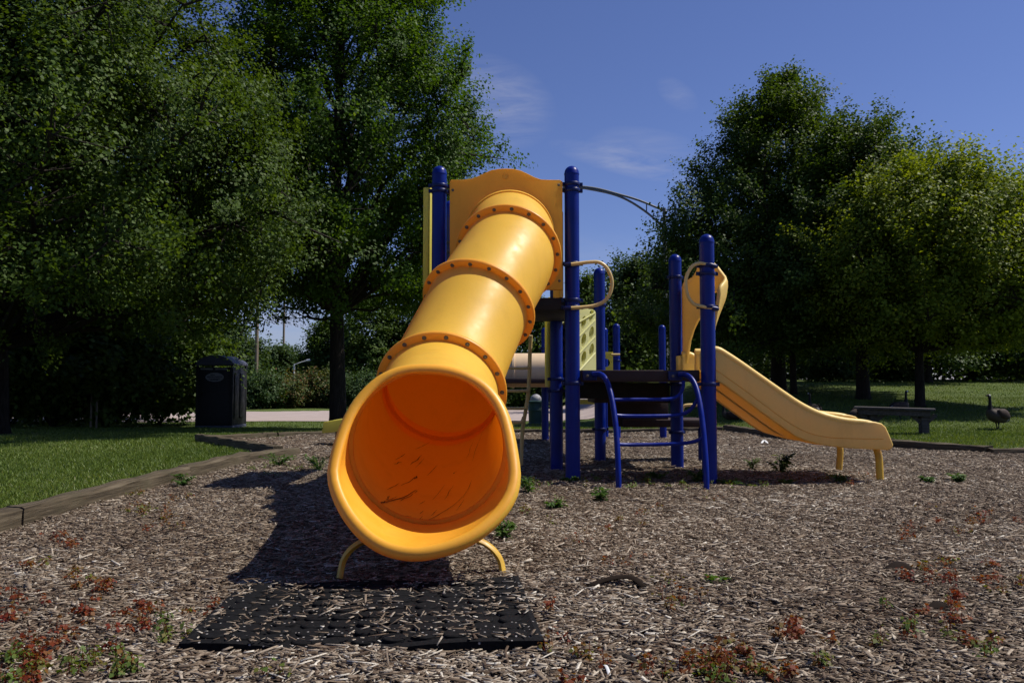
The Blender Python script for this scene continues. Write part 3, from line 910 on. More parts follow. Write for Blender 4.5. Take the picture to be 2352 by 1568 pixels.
m = MB()
L = len(tw)
for s0, s1 in ((0, ringi[1]), (ringi[1], ringi[2]), (ringi[2], ringi[3]), (ringi[3], L - 1)):
    # each section necks in a touch where it meets its flange
    rr = []
    for i in range(s0, s1 + 1):
        e = min(i - s0, s1 - i)
        rr.append(ring(i, RT + (.007 if e == 0 else 0)))
    loft(m, rr)
for i in (ringi[3], L - 1):        # joints show inside as a low step
    loft(m, [ring(max(i - 1, 0), RT - .002), ring(i, RI), ring(i, RI - .004), ring(i, RT + .003)] + ([ring(i + 1, RT - .002)] if i < L - 1 else []), 1)
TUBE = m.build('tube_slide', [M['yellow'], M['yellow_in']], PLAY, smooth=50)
TUBE['label'] = 'yellow plastic tube slide in bolted sections'

# collar of the entry, standing proud of the hood panel
m = MB(); loft(m, [ring(0, RT + .001), ring(0, RT + .014), ring(1, RT + .016), ring(2, RT + .013), ring(2, RT - .001)]); m.build('entry_collar', M['yellow'], TUBE, smooth=60)
for i in ringi[1:4]:
    m = MB(); h = .017
    prof = [(-h, RT - .002), (-h, RF - .006), (-h + .006, RF), (h - .006, RF), (h, RF - .006), (h, RT - .002)]
    loft(m, [ring(i, r_, o_) for o_, r_ in prof]); fl = m.build('flange', M['flange'], TUBE, smooth=50)
    c, t, u, w = frame(i)
    for k in range(18):
        a = 2 * math.pi * (k + .5) / 18
        p = c + (u * math.cos(a) + w * math.sin(a)) * (RF - .029) + t * h
        m = MB(); m.lathe(p, t, [(-.003, .015), (.003, .0145), (.0035, .009), (.012, .0085), (.013, .006)], 10)
        m.build('bolt', M['steel'], TUBE)

# exit mouth: flared scoop with a rolled lip
rim2d = [(978, 838), (1020, 841), (1062, 851), (1098, 867), (1127, 888), (1150, 915), (1168, 948), (1181, 990), (1190, 1035), (1196, 1078), (1196, 1108), (1188, 1142), (1168, 1178), (1138, 1212), (1100, 1242), (1056, 1265), (1010, 1280), (960, 1288), (912, 1284), (868, 1269), (830, 1243), (798, 1208), (773, 1168), (757, 1128), (751, 1092), (757, 1055), (769, 1010), (786, 965), (808, 926), (836, 893), (868, 866), (905, 848), (940, 840)]


def rim_at(px_, py_):
    t = (py_ - 838) / 450.
    return at(px_, py_, 3.72 - .52 * t ** 1.1)


loop = catmull([rim_at(a, b) for a, b in rim2d], 8, True)
rc = sum(loop, Vector()) / len(loop)
# resample by angle about the centre in the plane across the mouth
c4, t4, u4, w4 = frame(L - 1)
angs = [(math.atan2((p - rc).dot(w4), (p - rc).dot(u4)) % (2 * math.pi), p) for p in loop]
angs.sort(key=lambda q: q[0])


def rim_ang(a):
    a %= 2 * math.pi
    for i in range(len(angs)):
        a0, p0 = angs[i]; a1, p1 = angs[(i + 1) % len(angs)]
        if i == len(angs) - 1: a1 += 2 * math.pi
        aa = a if a >= a0 or i < len(angs) - 1 else a + 2 * math.pi
        if a0 <= aa <= a1: return p0.lerp(p1, (aa - a0) / max(a1 - a0, 1e-9))
    return angs[0][1].lerp(angs[-1][1], .5)


LIP = .031
outer = [rim_ang(2 * math.pi * k / NR) for k in range(NR)]
nrm = Vector()
for k in range(NR): nrm += (outer[k] - rc).cross(outer[(k + 1) % NR] - rc)
nrm.normalize()
if nrm.y > 0: nrm = -nrm            # faces the viewer's side
cenl = []
for k in range(NR):
    tg = (outer[(k + 1) % NR] - outer[k - 1]).normalized(); inw = nrm.cross(tg).normalized()
    if inw.dot(rc - outer[k]) < 0: inw = -inw
    cenl.append((outer[k] + inw * LIP, inw))
seam = ring(L - 1, RT + .004); seam_o = ring(L - 1, RT + .010)
rings_ = []
NS = 14
for j in range(NS + 1):
    t = j / NS; rr = []
    for k in range(NR):
        c, inw = cenl[k]; e = c + inw * (LIP * .72) + nrm * (LIP * .30)
        s0 = seam[k]
        # run forward along the tube first, flare towards the lip
        ax = (e - s0).dot(t4); rad = (e - s0) - t4 * ax
        rr.append(s0 + t4 * ax * t ** 1.12 + rad * (1 - (1 - t) ** 1.25))
    rings_.append(rr)
lipr = []
for j in range(1, 13):
    a = math.radians(40 + 250 * j / 12); rr = []
    for k in range(NR):
        c, inw = cenl[k]; rr.append(c + inw * math.cos(math.radians(22) + math.radians(-0) + (a - math.radians(40)) * 1.0) * LIP + nrm * math.sin(math.radians(22) + (a - math.radians(40))) * LIP)
    lipr.append(rr)
m = MB(); loft(m, rings_ + lipr[:5], 1); loft(m, lipr[4:], 0)
# outside of the flare, from behind the lip back to the tube
back = []
for j in range(9):
    t = j / 8; rr = []
    for k in range(NR):
        e = lipr[-1][k]; s0 = seam_o[k]; ax = (s0 - e).dot(t4); rad = (s0 - e) - t4 * ax
        rr.append(e + t4 * ax * t + rad * (1 - (1 - t) ** 2.0))
    back.append(rr)
loft(m, back, 0)
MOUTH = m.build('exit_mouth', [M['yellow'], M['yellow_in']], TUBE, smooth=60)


def inner_pt(s, phi, lift=.0016):
    """s: 0 at the seam, 1 at the far end of the last section; phi: degrees from straight down, positive to the right"""
    i = (L - 1) - s * (L - 1 - ringi[3]); i0 = int(i); i1 = min(i0 + 1, L - 1); f_ = i - i0
    a = math.radians(phi)
    def pp(ii):
        c, t, u, w = frame(ii); sgn = 1 if w.x > 0 else -1
        return c + (-u * math.cos(a) + w * sgn * math.sin(a)) * (RT - .003 - lift)
    return pp(i0).lerp(pp(i1), f_)


sc = MB()
for (s0, p0, s1, p1, wd) in ((.06, -38, .42, -14, .010), (.20, -26, .36, -16, .005), (.40, -28, .60, -16, .005), (.02, -4, .26, 26, .007), (.24, 26, .42, 36, .004), (.0, -24, .07, -14, .007), (.30, 10, .46, 17, .004),
                             (.02, -40, .10, -37, .010), (.13, -36, .19, -35, .009), (.0, -6, .05, -6, .005), (.70, -25, .84, -17, .007), (.6, -40, .68, -34, .006), (.66, 36, .95, 46, .003), (.55, -18, .6, -16, .012), (.75, 30, .9, 34, .003), (.62, 16, .64, 20, .010)):
    n_ = 14; vs = []
    for k in range(n_ + 1):
        t = k / n_; s_ = s0 + (s1 - s0) * t; ph = p0 + (p1 - p0) * t + 2 * math.sin(t * 9 + s0 * 40) * .25
        w_ = wd * math.sin(math.pi * (t * .9 + .05)) ** .7 * (0.7 + .5 * random.random()) / RI * 57.3 * .5
        vs += [inner_pt(s_, ph - w_ * .7), inner_pt(s_, ph + w_ * .7)]
    sc.add(vs, [(2 * k, 2 * k + 1, 2 * k + 3, 2 * k + 2) for k in range(n_)])
for _ in range(13):
    s0, p0 = random.uniform(.0, .9), random.uniform(-42, 34); ln = random.uniform(.04, .22); s1, p1 = min(s0 + ln, .97), p0 + ln * random.uniform(40, 75)
    n_ = 8; vs = []
    for k in range(n_ + 1):
        t = k / n_; w_ = random.uniform(.5, 1.3) * .0014 * math.sin(math.pi * (t * .9 + .05)) / RI * 57.3
        vs += [inner_pt(s0 + (s1 - s0) * t, p0 + (p1 - p0) * t - w_), inner_pt(s0 + (s1 - s0) * t, p0 + (p1 - p0) * t + w_)]
    sc.add(vs, [(2 * k, 2 * k + 1, 2 * k + 3, 2 * k + 2) for k in range(n_)])
sc.build('scuff', M['scuff'], TUBE)
# feet of the mouth
for pts2 in ([(842, 1240), (820, 1250), (800, 1268), (787, 1292), (780, 1328)], [(1098, 1240), (1118, 1250), (1138, 1268), (1151, 1292), (1157, 1330)]):
    pts3 = catmull([at(a, b, 3.50 + (.02 if b < 1300 else 0)) for a, b in pts2], 6)
    m = MB(); m.tube(pts3, .026, 8, flat=(.55, 1.1), up=(0, 1, 0) if False else None); m.build('leg', M['legyellow'], TUBE, smooth=50)

# ---- grab handles
def handle(pts2, Y0, name='handhold', r=.0155):
    pts3 = catmull([at(a, b, y_) for a, b, y_ in pts2], 7)
    m = MB(); m.tube(pts3, r, 12); h = m.build(name, M['tanpaint'], PLAY, smooth=60)
    for p, q in ((pts3[0], pts3[2]), (pts3[-1], pts3[-3])):
        d = (p - q).normalized(); m = MB(); m.lathe(p - d * .035, d, [(0, .021), (.045, .021), (.06, .014), (.064, .004)], 12); m.build('clamp', M['bluedark'], h)


yh_ = YA - .085
handle([(1302, 608, yh_), (1330, 605, yh_), (1356, 602, yh_), (1377, 603, yh_), (1394, 616, yh_), (1405, 642, yh_), (1403, 668, yh_), (1392, 688, yh_), (1372, 700, yh_), (1345, 705, yh_), (1302, 708, yh_)], yh_)
handle([(1640, 611, yh_), (1622, 607, yh_), (1606, 605, yh_), (1590, 612, yh_), (1578, 632, yh_), (1575, 655, yh_), (1581, 682, yh_), (1594, 698, yh_), (1610, 703, yh_), (1644, 709, yh_)], yh_)

# ---- blue arched ladder in front of the low deck
def stile(pts, r=.0235):
    m = MB(); m.tube(catmull(pts, 8), r, 12); return m


LS = [at(1362, 860, 6.86), at(1378, 859, 6.82), at(1390, 869, 6.76), at(1399, 890, 6.70), at(1407, 925, 6.62), at(1414, 975, 6.53), at(1418, 1030, 6.45), at(1420, 1080, 6.39), at(1421, 1130, 6.36)]
RS = [at(1560, 860, 6.86), at(1574, 860, 6.82), at(1588, 870, 6.76), at(1599, 891, 6.70), at(1607, 925, 6.62), at(1614, 975, 6.53), at(1619, 1030, 6.45), at(1622, 1080, 6.39), at(1623, 1130, 6.36)]
lad = stile(LS).build('arched_ladder', M['blue'], PLAY, smooth=60); lad['label'] = 'blue tubular arched ladder'
stile(RS).build('stile', M['blue'], lad, smooth=60)
for pts2 in ([(1404, 918, 6.66), (1440, 917, 6.70), (1500, 917, 6.74), (1540, 916, 6.76), (1558, 908, 6.77), (1568, 893, 6.78), (1570, 875, 6.80)],
             [(1411, 953, 6.58), (1440, 955, 6.62), (1500, 955, 6.66), (1555, 953, 6.70), (1580, 945, 6.68), (1594, 930, 6.66), (1604, 912, 6.65)],
             [(1417, 1020, 6.47), (1450, 1021, 6.52), (1520, 1020, 6.56), (1570, 1018, 6.54), (1600, 1012, 6.50), (1617, 1003, 6.48)]):
    m = MB(); m.tube(catmull([at(*q) for q in pts2], 6), .0155, 10); m.build('rung', M['blue'], lad, smooth=60)
for a in (1350, 1546):
    p = at(a, 863, 6.905); m = MB(); m.box((p.x - .045, 6.885, p.z - .04), (p.x + .075, 6.915, p.z + .04)); b = m.build('bracket', M['bluedark'], lad, bevel=.006)
    m = MB(); m.lathe((p.x - .005, 6.885, p.z), (0, -1, 0), [(-.002, .012), (.005, .012), (.008, .007)], 10); m.build('bolt', M['steel'], lad)

# ---- tan curved climber behind the tube slide
cpts = [at(1219, 770, 8.2), at(1217, 815, 8.24), at(1216, 860, 8.28), at(1213, 905, 8.32), at(1207, 945, 8.36), at(1200, 990, 8.42), at(1197, 1068, 8.45)]
m = MB(); m.tube(catmull(cpts, 6), .021, 10); cl = m.build('curved_climber', M['tanpaint'], PLAY, smooth=60)
m = MB(); m.tube([p + Vector((-.42, .05, 0)) for p in catmull(cpts, 6)], .021, 10); m.build('stile', M['tanpaint'], cl, smooth=60)
for (a, b, dy_) in ((1217, 838, .22), (1215, 890, .24), (1211, 930, .26), (1202, 962, .28)):
    p = at(a, b, 8.28); q = [p + Vector((0, .0, .02)), p + Vector((-.015, -.02, -.022)), p + Vector((-.05, -.03, -.034)), p + Vector((-.21, -.03, -.034)), p + Vector((-.38, -.02, -.034)), p + Vector((-.42, .03, .0))]
    m = MB(); m.tube(catmull(q, 4), .0155, 8); m.build('rung', M['tanpaint'], cl, smooth=60)

# ---- pale lime climbing wall with scooped holds
A_, B_ = at(1285, 885, 8.36), at(1363, 885, 8.98)
ex = (Vector((B_.x - A_.x, B_.y - A_.y, 0))); WL = ex.length; ex.normalize(); en = Vector((ex.y, -ex.x, 0))
zt0, zt1 = .965, zz(712, 8.9)


def wall_pt(u, v, d): p = Vector((A_.x, A_.y, 0)) + ex * u + en * d; return (p.x, p.y, v)


holes = []
HH = zt1 - zt0
for iu, u0 in enumerate((.30, .62, .86)):
    for k in range(3):
        zc_ = zt0 + HH * (.30 + .27 * k) + (iu - 1) * .05
        if iu == 1: zc_ -= .04
        pts_ = []
        for q in range(14):
            a = 2 * math.pi * q / 14
            ru = .052; rv = .075 * (1 if math.sin(a) > 0 else 1.15)
            uu = math.cos(a) * ru * (1 - .45 * (math.sin(a) < 0) * abs(math.sin(a))); vv = math.sin(a) * rv
            pts_.append((u0 * WL + uu + vv * .35, zc_ + vv))
        holes.append(pts_)
m = MB(); m.prism([(0, zt0), (WL, zt0), (WL, zt1 - .02), (WL - .03, zt1), (.25, zt1 + .02), (0, zt1 + .02)], holes, wall_pt, .035)
cw = m.build('climbing_wall', M['palelime'], PLAY, bevel=0); cw['label'] = 'pale lime climbing wall with slanted holds'
m = MB(); m.prism([(0.01, zt0 + .01), (WL - .01, zt0 + .01), (WL - .01, zt1 - .03), (0.01, zt1 - .01)], [], lambda u, v, d: wall_pt(u, v, -.05 + d), .03); m.build('backing_sheet', M['palelime'], cw)
for k in range(4):
    z_ = zt0 + HH * (.02 + .26 * k); m = MB(); m.tube([wall_pt(.30 * WL, z_ - .06, .036), wall_pt(.97 * WL, z_ + .22 if z_ + .22 < zt1 - .03 else zt1 - .03, .036)], .012, 6); m.build('ridge', M['palelime'], cw, smooth=60)

# ---- lime panels further back
def far_panel(pts2, Y, hole=None, th=.03, mat='lime'):
    w = [at(a, b, Y) for a, b in pts2]; hs = []
    if hole:
        c = at(hole[0], hole[1], Y); hs = [[(c.x + math.cos(2 * math.pi * q / 16) * hole[2], c.z + math.sin(2 * math.pi * q / 16) * hole[2]) for q in range(16)]]
    m = MB(); m.prism([(p.x, p.z) for p in w], hs, lambda u, v, d: (u, Y + d, v), th); return m.build('side_panel', M[mat], PLAY)


far_panel([(1388, 855), (1408, 855), (1408, 808), (1388, 808)], 10.4, (1392, 833, .055))
far_panel([(1361, 855), (1369, 855), (1366, 830), (1369, 810), (1366, 800), (1361, 798)], 9.5)
far_panel([(1320, 928), (1371, 928), (1371, 917), (1320, 917)], 10.2)
m = MB(); m.tube([at(1404, 814, 10.4), at(1424, 814, 10.4)], .014, 8); m.build('crossbar', M['tanpaint'], PLAY, smooth=60)

# ---- beige crawl tunnel and the far end slide
c0 = at(1262, 850, 13.4); m = MB(); rr_ = .285
m.lathe(Vector((c0.x - 1.25, 13.4, c0.z)), (1, 0, 0), [(0, rr_), (.62, rr_), (.625, rr_ + .02), (.66, rr_ + .02), (.665, rr_), (1.25, rr_), (1.25, rr_ - .015), (0, rr_ - .015), (0, rr_)], 40, cap=False)
tn = m.build('crawl_tunnel', M['beige'], PLAY, smooth=40); tn['label'] = 'beige crawl tunnel'
sl = MB(); p0, p1 = at(757, 0, 12.3).x, at(760, 0, 12.3).x
ze = zz(983, 12.3)
for yy in (12.15, 12.75):
    sl.prism([(p0, ze - .07), (p0 + .02, ze + .10), (p0 + .09, ze + .115), (p0 + .45, ze + .17), (p0 + 1.1, ze + .52), (p0 + 1.7, .97), (p0 + 1.7, .80), (p0 + 1.15, ze + .32), (p0 + .5, ze - .02)], [], lambda u, v, d, yy=yy: (u, yy + d, v), .05)
fs_ = sl.build('far_slide', M['lime'], PLAY, bevel=.015); fs_['label'] = 'yellow end of a small slide behind the tube slide'
m = MB()
for i, (a, b) in enumerate(zip([(p0 + .01, ze + .01), (p0 + .5, ze + .04), (p0 + 1.12, ze + .40), (p0 + 1.7, .87)], [(p0 + .5, ze + .04), (p0 + 1.12, ze + .40), (p0 + 1.7, .87)])):
    m.add([(a[0], 12.19, a[1]), (b[0], 12.19, b[1]), (b[0], 12.76, b[1]), (a[0], 12.76, a[1]), (a[0], 12.19, a[1] - .03), (b[0], 12.19, b[1] - .03), (b[0], 12.76, b[1] - .03), (a[0], 12.76, a[1] - .03)],
          [(0, 1, 2, 3), (7, 6, 5, 4), (0, 4, 5, 1), (2, 6, 7, 3), (1, 5, 6, 2), (3, 7, 4, 0)])
m.build('bed', M['lime'], fs_)
m = MB(); q = at(767, 885, 12.3); m.tube([(q.x + .06, 12.3, ze), (q.x + .06, 12.3, gzf(q.x, 12.3) - .05)], .03, 10); m.build('leg', M['steel'], fs_, smooth=60)

# ---- thin tan handrail behind the low deck
m = MB(); m.tube(catmull([at(1602, 930, 9.0), at(1580, 930, 9.0), at(1570, 934, 9.0), at(1566, 950, 9.0), at(1564, 1000, 9.0), at(1564, 1088, 9.0)], 6), .018, 10); m.build('handrail', M['tanpaint'], PLAY, smooth=60)

# ---- pale double slide
YN, YF = 6.88, 8.02
wall2 = [(1628, 800), (1648, 801), (1668, 812), (1700, 833), (1750, 868), (1800, 903), (1835, 926), (1870, 944), (1905, 956), (1950, 965), (2008, 968), (2024, 972), (2033, 980), (2042, 1000), (2050, 1020), (2048, 1029), (2040, 1033), (1990, 1031), (1940, 1028), (1890, 1022), (1850, 1012), (1825, 1001), (1770, 962), (1700, 911), (1660, 882), (1628, 866)]
wl = [(lambda p: (p.x, p.z))(at(a, b, 6.9)) for a, b in wall2]
m = MB(); m.prism(wl, [], lambda u, v, d: (u, YN + d, v), .055)
DS = m.build('double_slide', M['tan'], PLAY, bevel=.016, seg=3); DS['label'] = 'pale sun bleached double slide'
for yy in (YN + .52, YF - .055):
    wl2 = [(a, b + .04 * min(max((a - 2.45) / .35, 0), 1) * (1 if b > .42 else .2)) for a, b in wl]
    m = MB(); m.prism(wl2, [], lambda u, v, d: (u, yy + d, v), .055); m.build('side_wall', M['tan'], DS, bevel=.016, seg=3)
# rounded top rail on each wall
topl = catmull([at(a, b, 6.9) for a, b in wall2[:11]], 4)
for yy in (YN + .0275, YN + .5475, YF - .0275):
    m = MB(); dzr = 0 if yy < YN + .1 else .04
    m.tube([(p.x, yy, p.z - .012 + dzr * min(max((p.x - 2.45) / .35, 0), 1)) for p in topl], [.034] * (len(topl) - 3) + [.030, .022, .010], 10); m.build('rail', M['tan'], DS, smooth=60)
# bed between the walls
botl = [at(a, b, 6.9) for a, b in ((1628, 866), (1660, 882), (1700, 911), (1770, 962), (1825, 1001), (1850, 1012), (1890, 1022), (1940, 1028), (1990, 1031), (2036, 1032))]
botc = catmull(botl, 5)
m = MB()
ys_ = [YN + .056, YN + .17, YN + .3, YN + .42, YN + .519, YN + .576, YN + .70, YN + .82, YN + .95, YF - .056]
dz_ = [.0, -.022, -.03, -.022, 0, 0, -.022, -.03, -.022, 0]
for (lift, fl) in ((.012, False), (.075, True)):
    vs, fs = [], []; ny = len(ys_)
    for p in botc:
        for yv, d_ in zip(ys_, dz_): vs.append((p.x, yv, p.z + lift + d_ * .6))
    for i in range(len(botc) - 1):
        for j in range(ny - 1): fs.append((i * ny + j, i * ny + j + 1, (i + 1) * ny + j + 1, (i + 1) * ny + j))
    m.add(vs, fs)
m.build('bed', M['tan'], DS, smooth=60)
# moulded crease along the near wall
cre = catmull([at(a, b, 6.875) for a, b in ((1640, 846), (1700, 888), (1750, 925), (1800, 962), (1840, 986), (1880, 1000), (1930, 1006), (2030, 1008))], 6)
m = MB(); m.tube([(p.x, YN, p.z) for p in cre], .0025, 6); m.build('crease', M['flange'], DS, smooth=60)
for (a, Y_, b0, b1) in ((2013, 7.0, 1030, 1100), (1927, 7.92, 1020, 1078)):
    p = at(a, b0, Y_); q = at(a + (8 if Y_ < 7.5 else 0), b1, Y_); m = MB(); m.tube(catmull([p, p.lerp(q, .3) + Vector((.012, 0, 0)), q], 5), .031, 12); m.build('leg', M['legyellow'], DS, smooth=60)


# hood over the double slide's entry (shell bulging outwards)
def hood_zin(e):
    return float(np.interp(e, [0, .12, .16, .20, .27, .36, .46, .6], [.99, .99, 1.16, 1.38, 1.56, 1.67, 1.715, 1.72]))


Y0h, Y1h = YB - .05, YA + .03
NU, NZ = 44, 16; vs = []; fs = []
for i in range(NU + 1):
    u = i / NU; e = min(u, 1 - u) * (Y0h - Y1h)
    zi = hood_zin(e); ztp = float(np.interp(e, [0, .03, .15, .28, .40, .6], [1.84, 1.89, 1.92, 1.99, 2.015, 2.015] if u < .5 else [1.67, 1.72, 1.80, 1.92, 1.995, 2.015]))
    for j in range(NZ + 1):
        z = zi + (ztp - zi) * j / NZ
        bz = float(np.interp(z, [.99, 1.25, 1.45, 1.62, 1.75, 1.9, 2.06], [.0, .02, .09, .16, .18, .13, .06]))
        bu = min(1, math.sin(math.pi * u) * 1.5 + .05 * (u > .5) + (.35 if u > .5 else 0))
        vs.append((1.735 + bz * bu, Y0h + (Y1h - Y0h) * u, z))
for i in range(NU):
    for j in range(NZ): a = i * (NZ + 1) + j; fs.append((a, a + 1, a + NZ + 2, a + NZ + 1))
m = MB(); m.add(vs, fs); hd = m.build('slide_hood', M['tan'], DS, smooth=60)
md = hd.modifiers.new('thickness', 'SOLIDIFY'); md.thickness = .028; md.offset = 1
for yy in (YB - .15, YA + .05):
    m = MB(); m.box((1.665, yy, .97), (1.775, yy + .10, 1.135)); m.build('hood_foot', M['tan'], DS, bevel=.012)
    m = MB(); m.box((1.70, yy + .0, 1.137), (1.765, yy + .1, 1.149)); m.build('joint', M['black'], DS)

# ------------------------------------------------------------------ rubber mat
def mat_xy(u, v):
    a, b, c, d = MATC
    return ((a[0] * (1 - u) + b[0] * u) * (1 - v) + (d[0] * (1 - u) + c[0] * u) * v, (a[1] * (1 - u) + b[1] * u) * (1 - v) + (d[1] * (1 - u) + c[1] * u) * v)


def mat_z(u, v):
    x, y = mat_xy(u, v)
    return gzf(x, y) + .030 + .012 * math.sin(u * 5.2 + 2.4) * (1 - v) ** 2 + .006 * math.sin(u * 11 + v * 3) - .025 * max(0, v - .75) * (1.2 - u)


m = MB(); NU, NV = 60, 40; bw = .035
vs = []; fs = []
for j in range(NV + 1):
    for i in range(NU + 1):
        u, v = i / NU, j / NV; x, y = mat_xy(u, v)
        e = min(u, 1 - u) * 1.14; e2 = min(v, 1 - v) * .86; ee = min(e, e2)
        vs.append((x, y + .006 * math.sin(u * 8), mat_z(u, v) + (.007 if ee < bw else 0) - (.006 if ee < .001 else 0)))
nb = len(vs)
for j in range(NV):
    for i in range(NU): a = j * (NU + 1) + i; fs.append((a, a + 1, a + NU + 2, a + NU + 1))
bd = [i for i in range(NU + 1)] + [j * (NU + 1) + NU for j in range(1, NV + 1)] + [NV * (NU + 1) + i for i in range(NU - 1, -1, -1)] + [j * (NU + 1) for j in range(NV - 1, 0, -1)]
for q in bd: x, y, z = vs[q]; vs.append((x, y, gzf(x, y) - .03))
for k in range(len(bd)):
    k2 = (k + 1) % len(bd); fs.append((bd[k], bd[k2], nb + k2, nb + k))
m.add(vs, fs)
NXs, NYs = 11, 9
for j in range(NYs):
    for i in range(NXs):
        u, v = .075 + .85 * i / (NXs - 1), .09 + .82 * j / (NYs - 1)
        x, y = mat_xy(u, v); z = mat_z(u, v); vs2 = []
        for (r_, h_) in ((.040, -.004), (.039, .007), (.035, .010)):
            for q in range(18): a = 2 * math.pi * q / 18; vs2.append((x + math.cos(a) * r_, y + math.sin(a) * r_, z + h_))
        f2 = [(r_ * 18 + q, r_ * 18 + (q + 1) % 18, (r_ + 1) * 18 + (q + 1) % 18, (r_ + 1) * 18 + q) for r_ in range(2) for q in range(18)] + [tuple(36 + q for q in range(18))]
        m.add(vs2, f2)
o = m.build('rubber_mat', M['rubber'], None, smooth=35, loc=(-.5, 2.9, 0))
tag(o, 'black studded rubber mat with chips strewn on it below the slide exit', 'mat')

# ------------------------------------------------------------------ landscape timbers
def timber(p, q, label, w=.13, h=.15, z0=None, group='timbers edging the chip bed', top=.115):
    p, q = Vector(p), Vector(q); d = q - p; ln = d.length; g = random.Random(label)
    c = (p + q) / 2; zc_ = gzf(c.x, c.y)
    m = MB(); N = max(6, int(ln / .12)); prof = []
    ang = math.atan2(d.y, d.x); slope = (gzf(q.x, q.y) - gzf(p.x, p.y)) / ln
    sec = [(-.5, -.5), (.5, -.5), (.5, .32), (.46, .44), (.34, .5), (-.34, .5), (-.46, .44), (-.5, .32)]
    vs = []; fs = []; ns = len(sec)
    for i in range(N + 1):
        t = i / N - .5
        for k, (a, b) in enumerate(sec):
            wob = .006 * math.sin(t * 9 * ln + k * 1.7 + g.random() * .8) + g.uniform(-.0025, .0025)
            vs.append((t * ln + (g.uniform(-.008, .008) if i in (0, N) else 0), a * w + wob, (b - .5) * h + top + wob * .8 + slope * t * ln))
    for i in range(N):
        for k in range(ns): k2 = (k + 1) % ns; fs.append((i * ns + k, i * ns + k2, (i + 1) * ns + k2, (i + 1) * ns + k))
    fs.append(tuple(range(ns - 1, -1, -1))); fs.append(tuple(N * ns + k for k in range(ns)))
    m.add(vs, fs); me = m.mesh('timber', 40)
    o = link('landscape_timber', me, M['timber']); o.location = (c.x, c.y, zc_); o.rotation_euler = (0, 0, ang)
    tag(o, label, 'timber', group); return o


timber((-3.02, 1.9), (-3.03, 4.88), 'weathered timber cut by the left edge of the picture')
timber((-3.03, 4.90), (-3.04, 7.42), 'long weathered timber running along the lawn, second from the left edge')
timber((-3.05, 7.44), (-3.0, 8.98), 'short timber between the long one and the notched corner on the left')
timber((-3.0, 9.0), (-2.72, 10.05), 'last timber of the left row, ending at the notched corner')
timber((-2.95, 10.12), (-5.12, 13.1), 'dark timber going back from the notched corner to the pointed tip')
timber((-5.15, 13.25), (-4.45, 15.0), 'grey timber along the lawn right after the pointed tip', top=.09)
timber((-4.42, 15.05), (-3.2, 16.55), 'grey timber in front of the straight maple trunk', top=.09)
timber((-3.1, 16.6), (-.4, 17.35), 'far timber behind the yellow end of the small slide', top=.09)
timber((-.35, 17.37), (2.2, 17.45), 'far dark timber in front of the litter bin', top=.09)
timber((2.25, 17.45), (4.55, 17.3), 'far timber behind the legs of the blue ladder', top=.09)
timber((4.62, 17.2), (4.72, 13.9), 'dark timber beside the lawn under the pale double slide', w=.16)
timber((4.76, 13.8), (5.6, 11.85), 'dark timber behind the end of the pale double slide', w=.16)
timber((5.63, 11.78), (6.12, 10.28), 'dark timber right of the double slide end, its sawn end showing', w=.16)
timber((6.1, 10.22), (7.05, 10.30), 'pale topped timber at the right, next to the sawn dark end', top=.08)
timber((7.08, 10.31), (9.2, 10.52), 'pale topped timber cut by the right edge of the picture', top=.08)

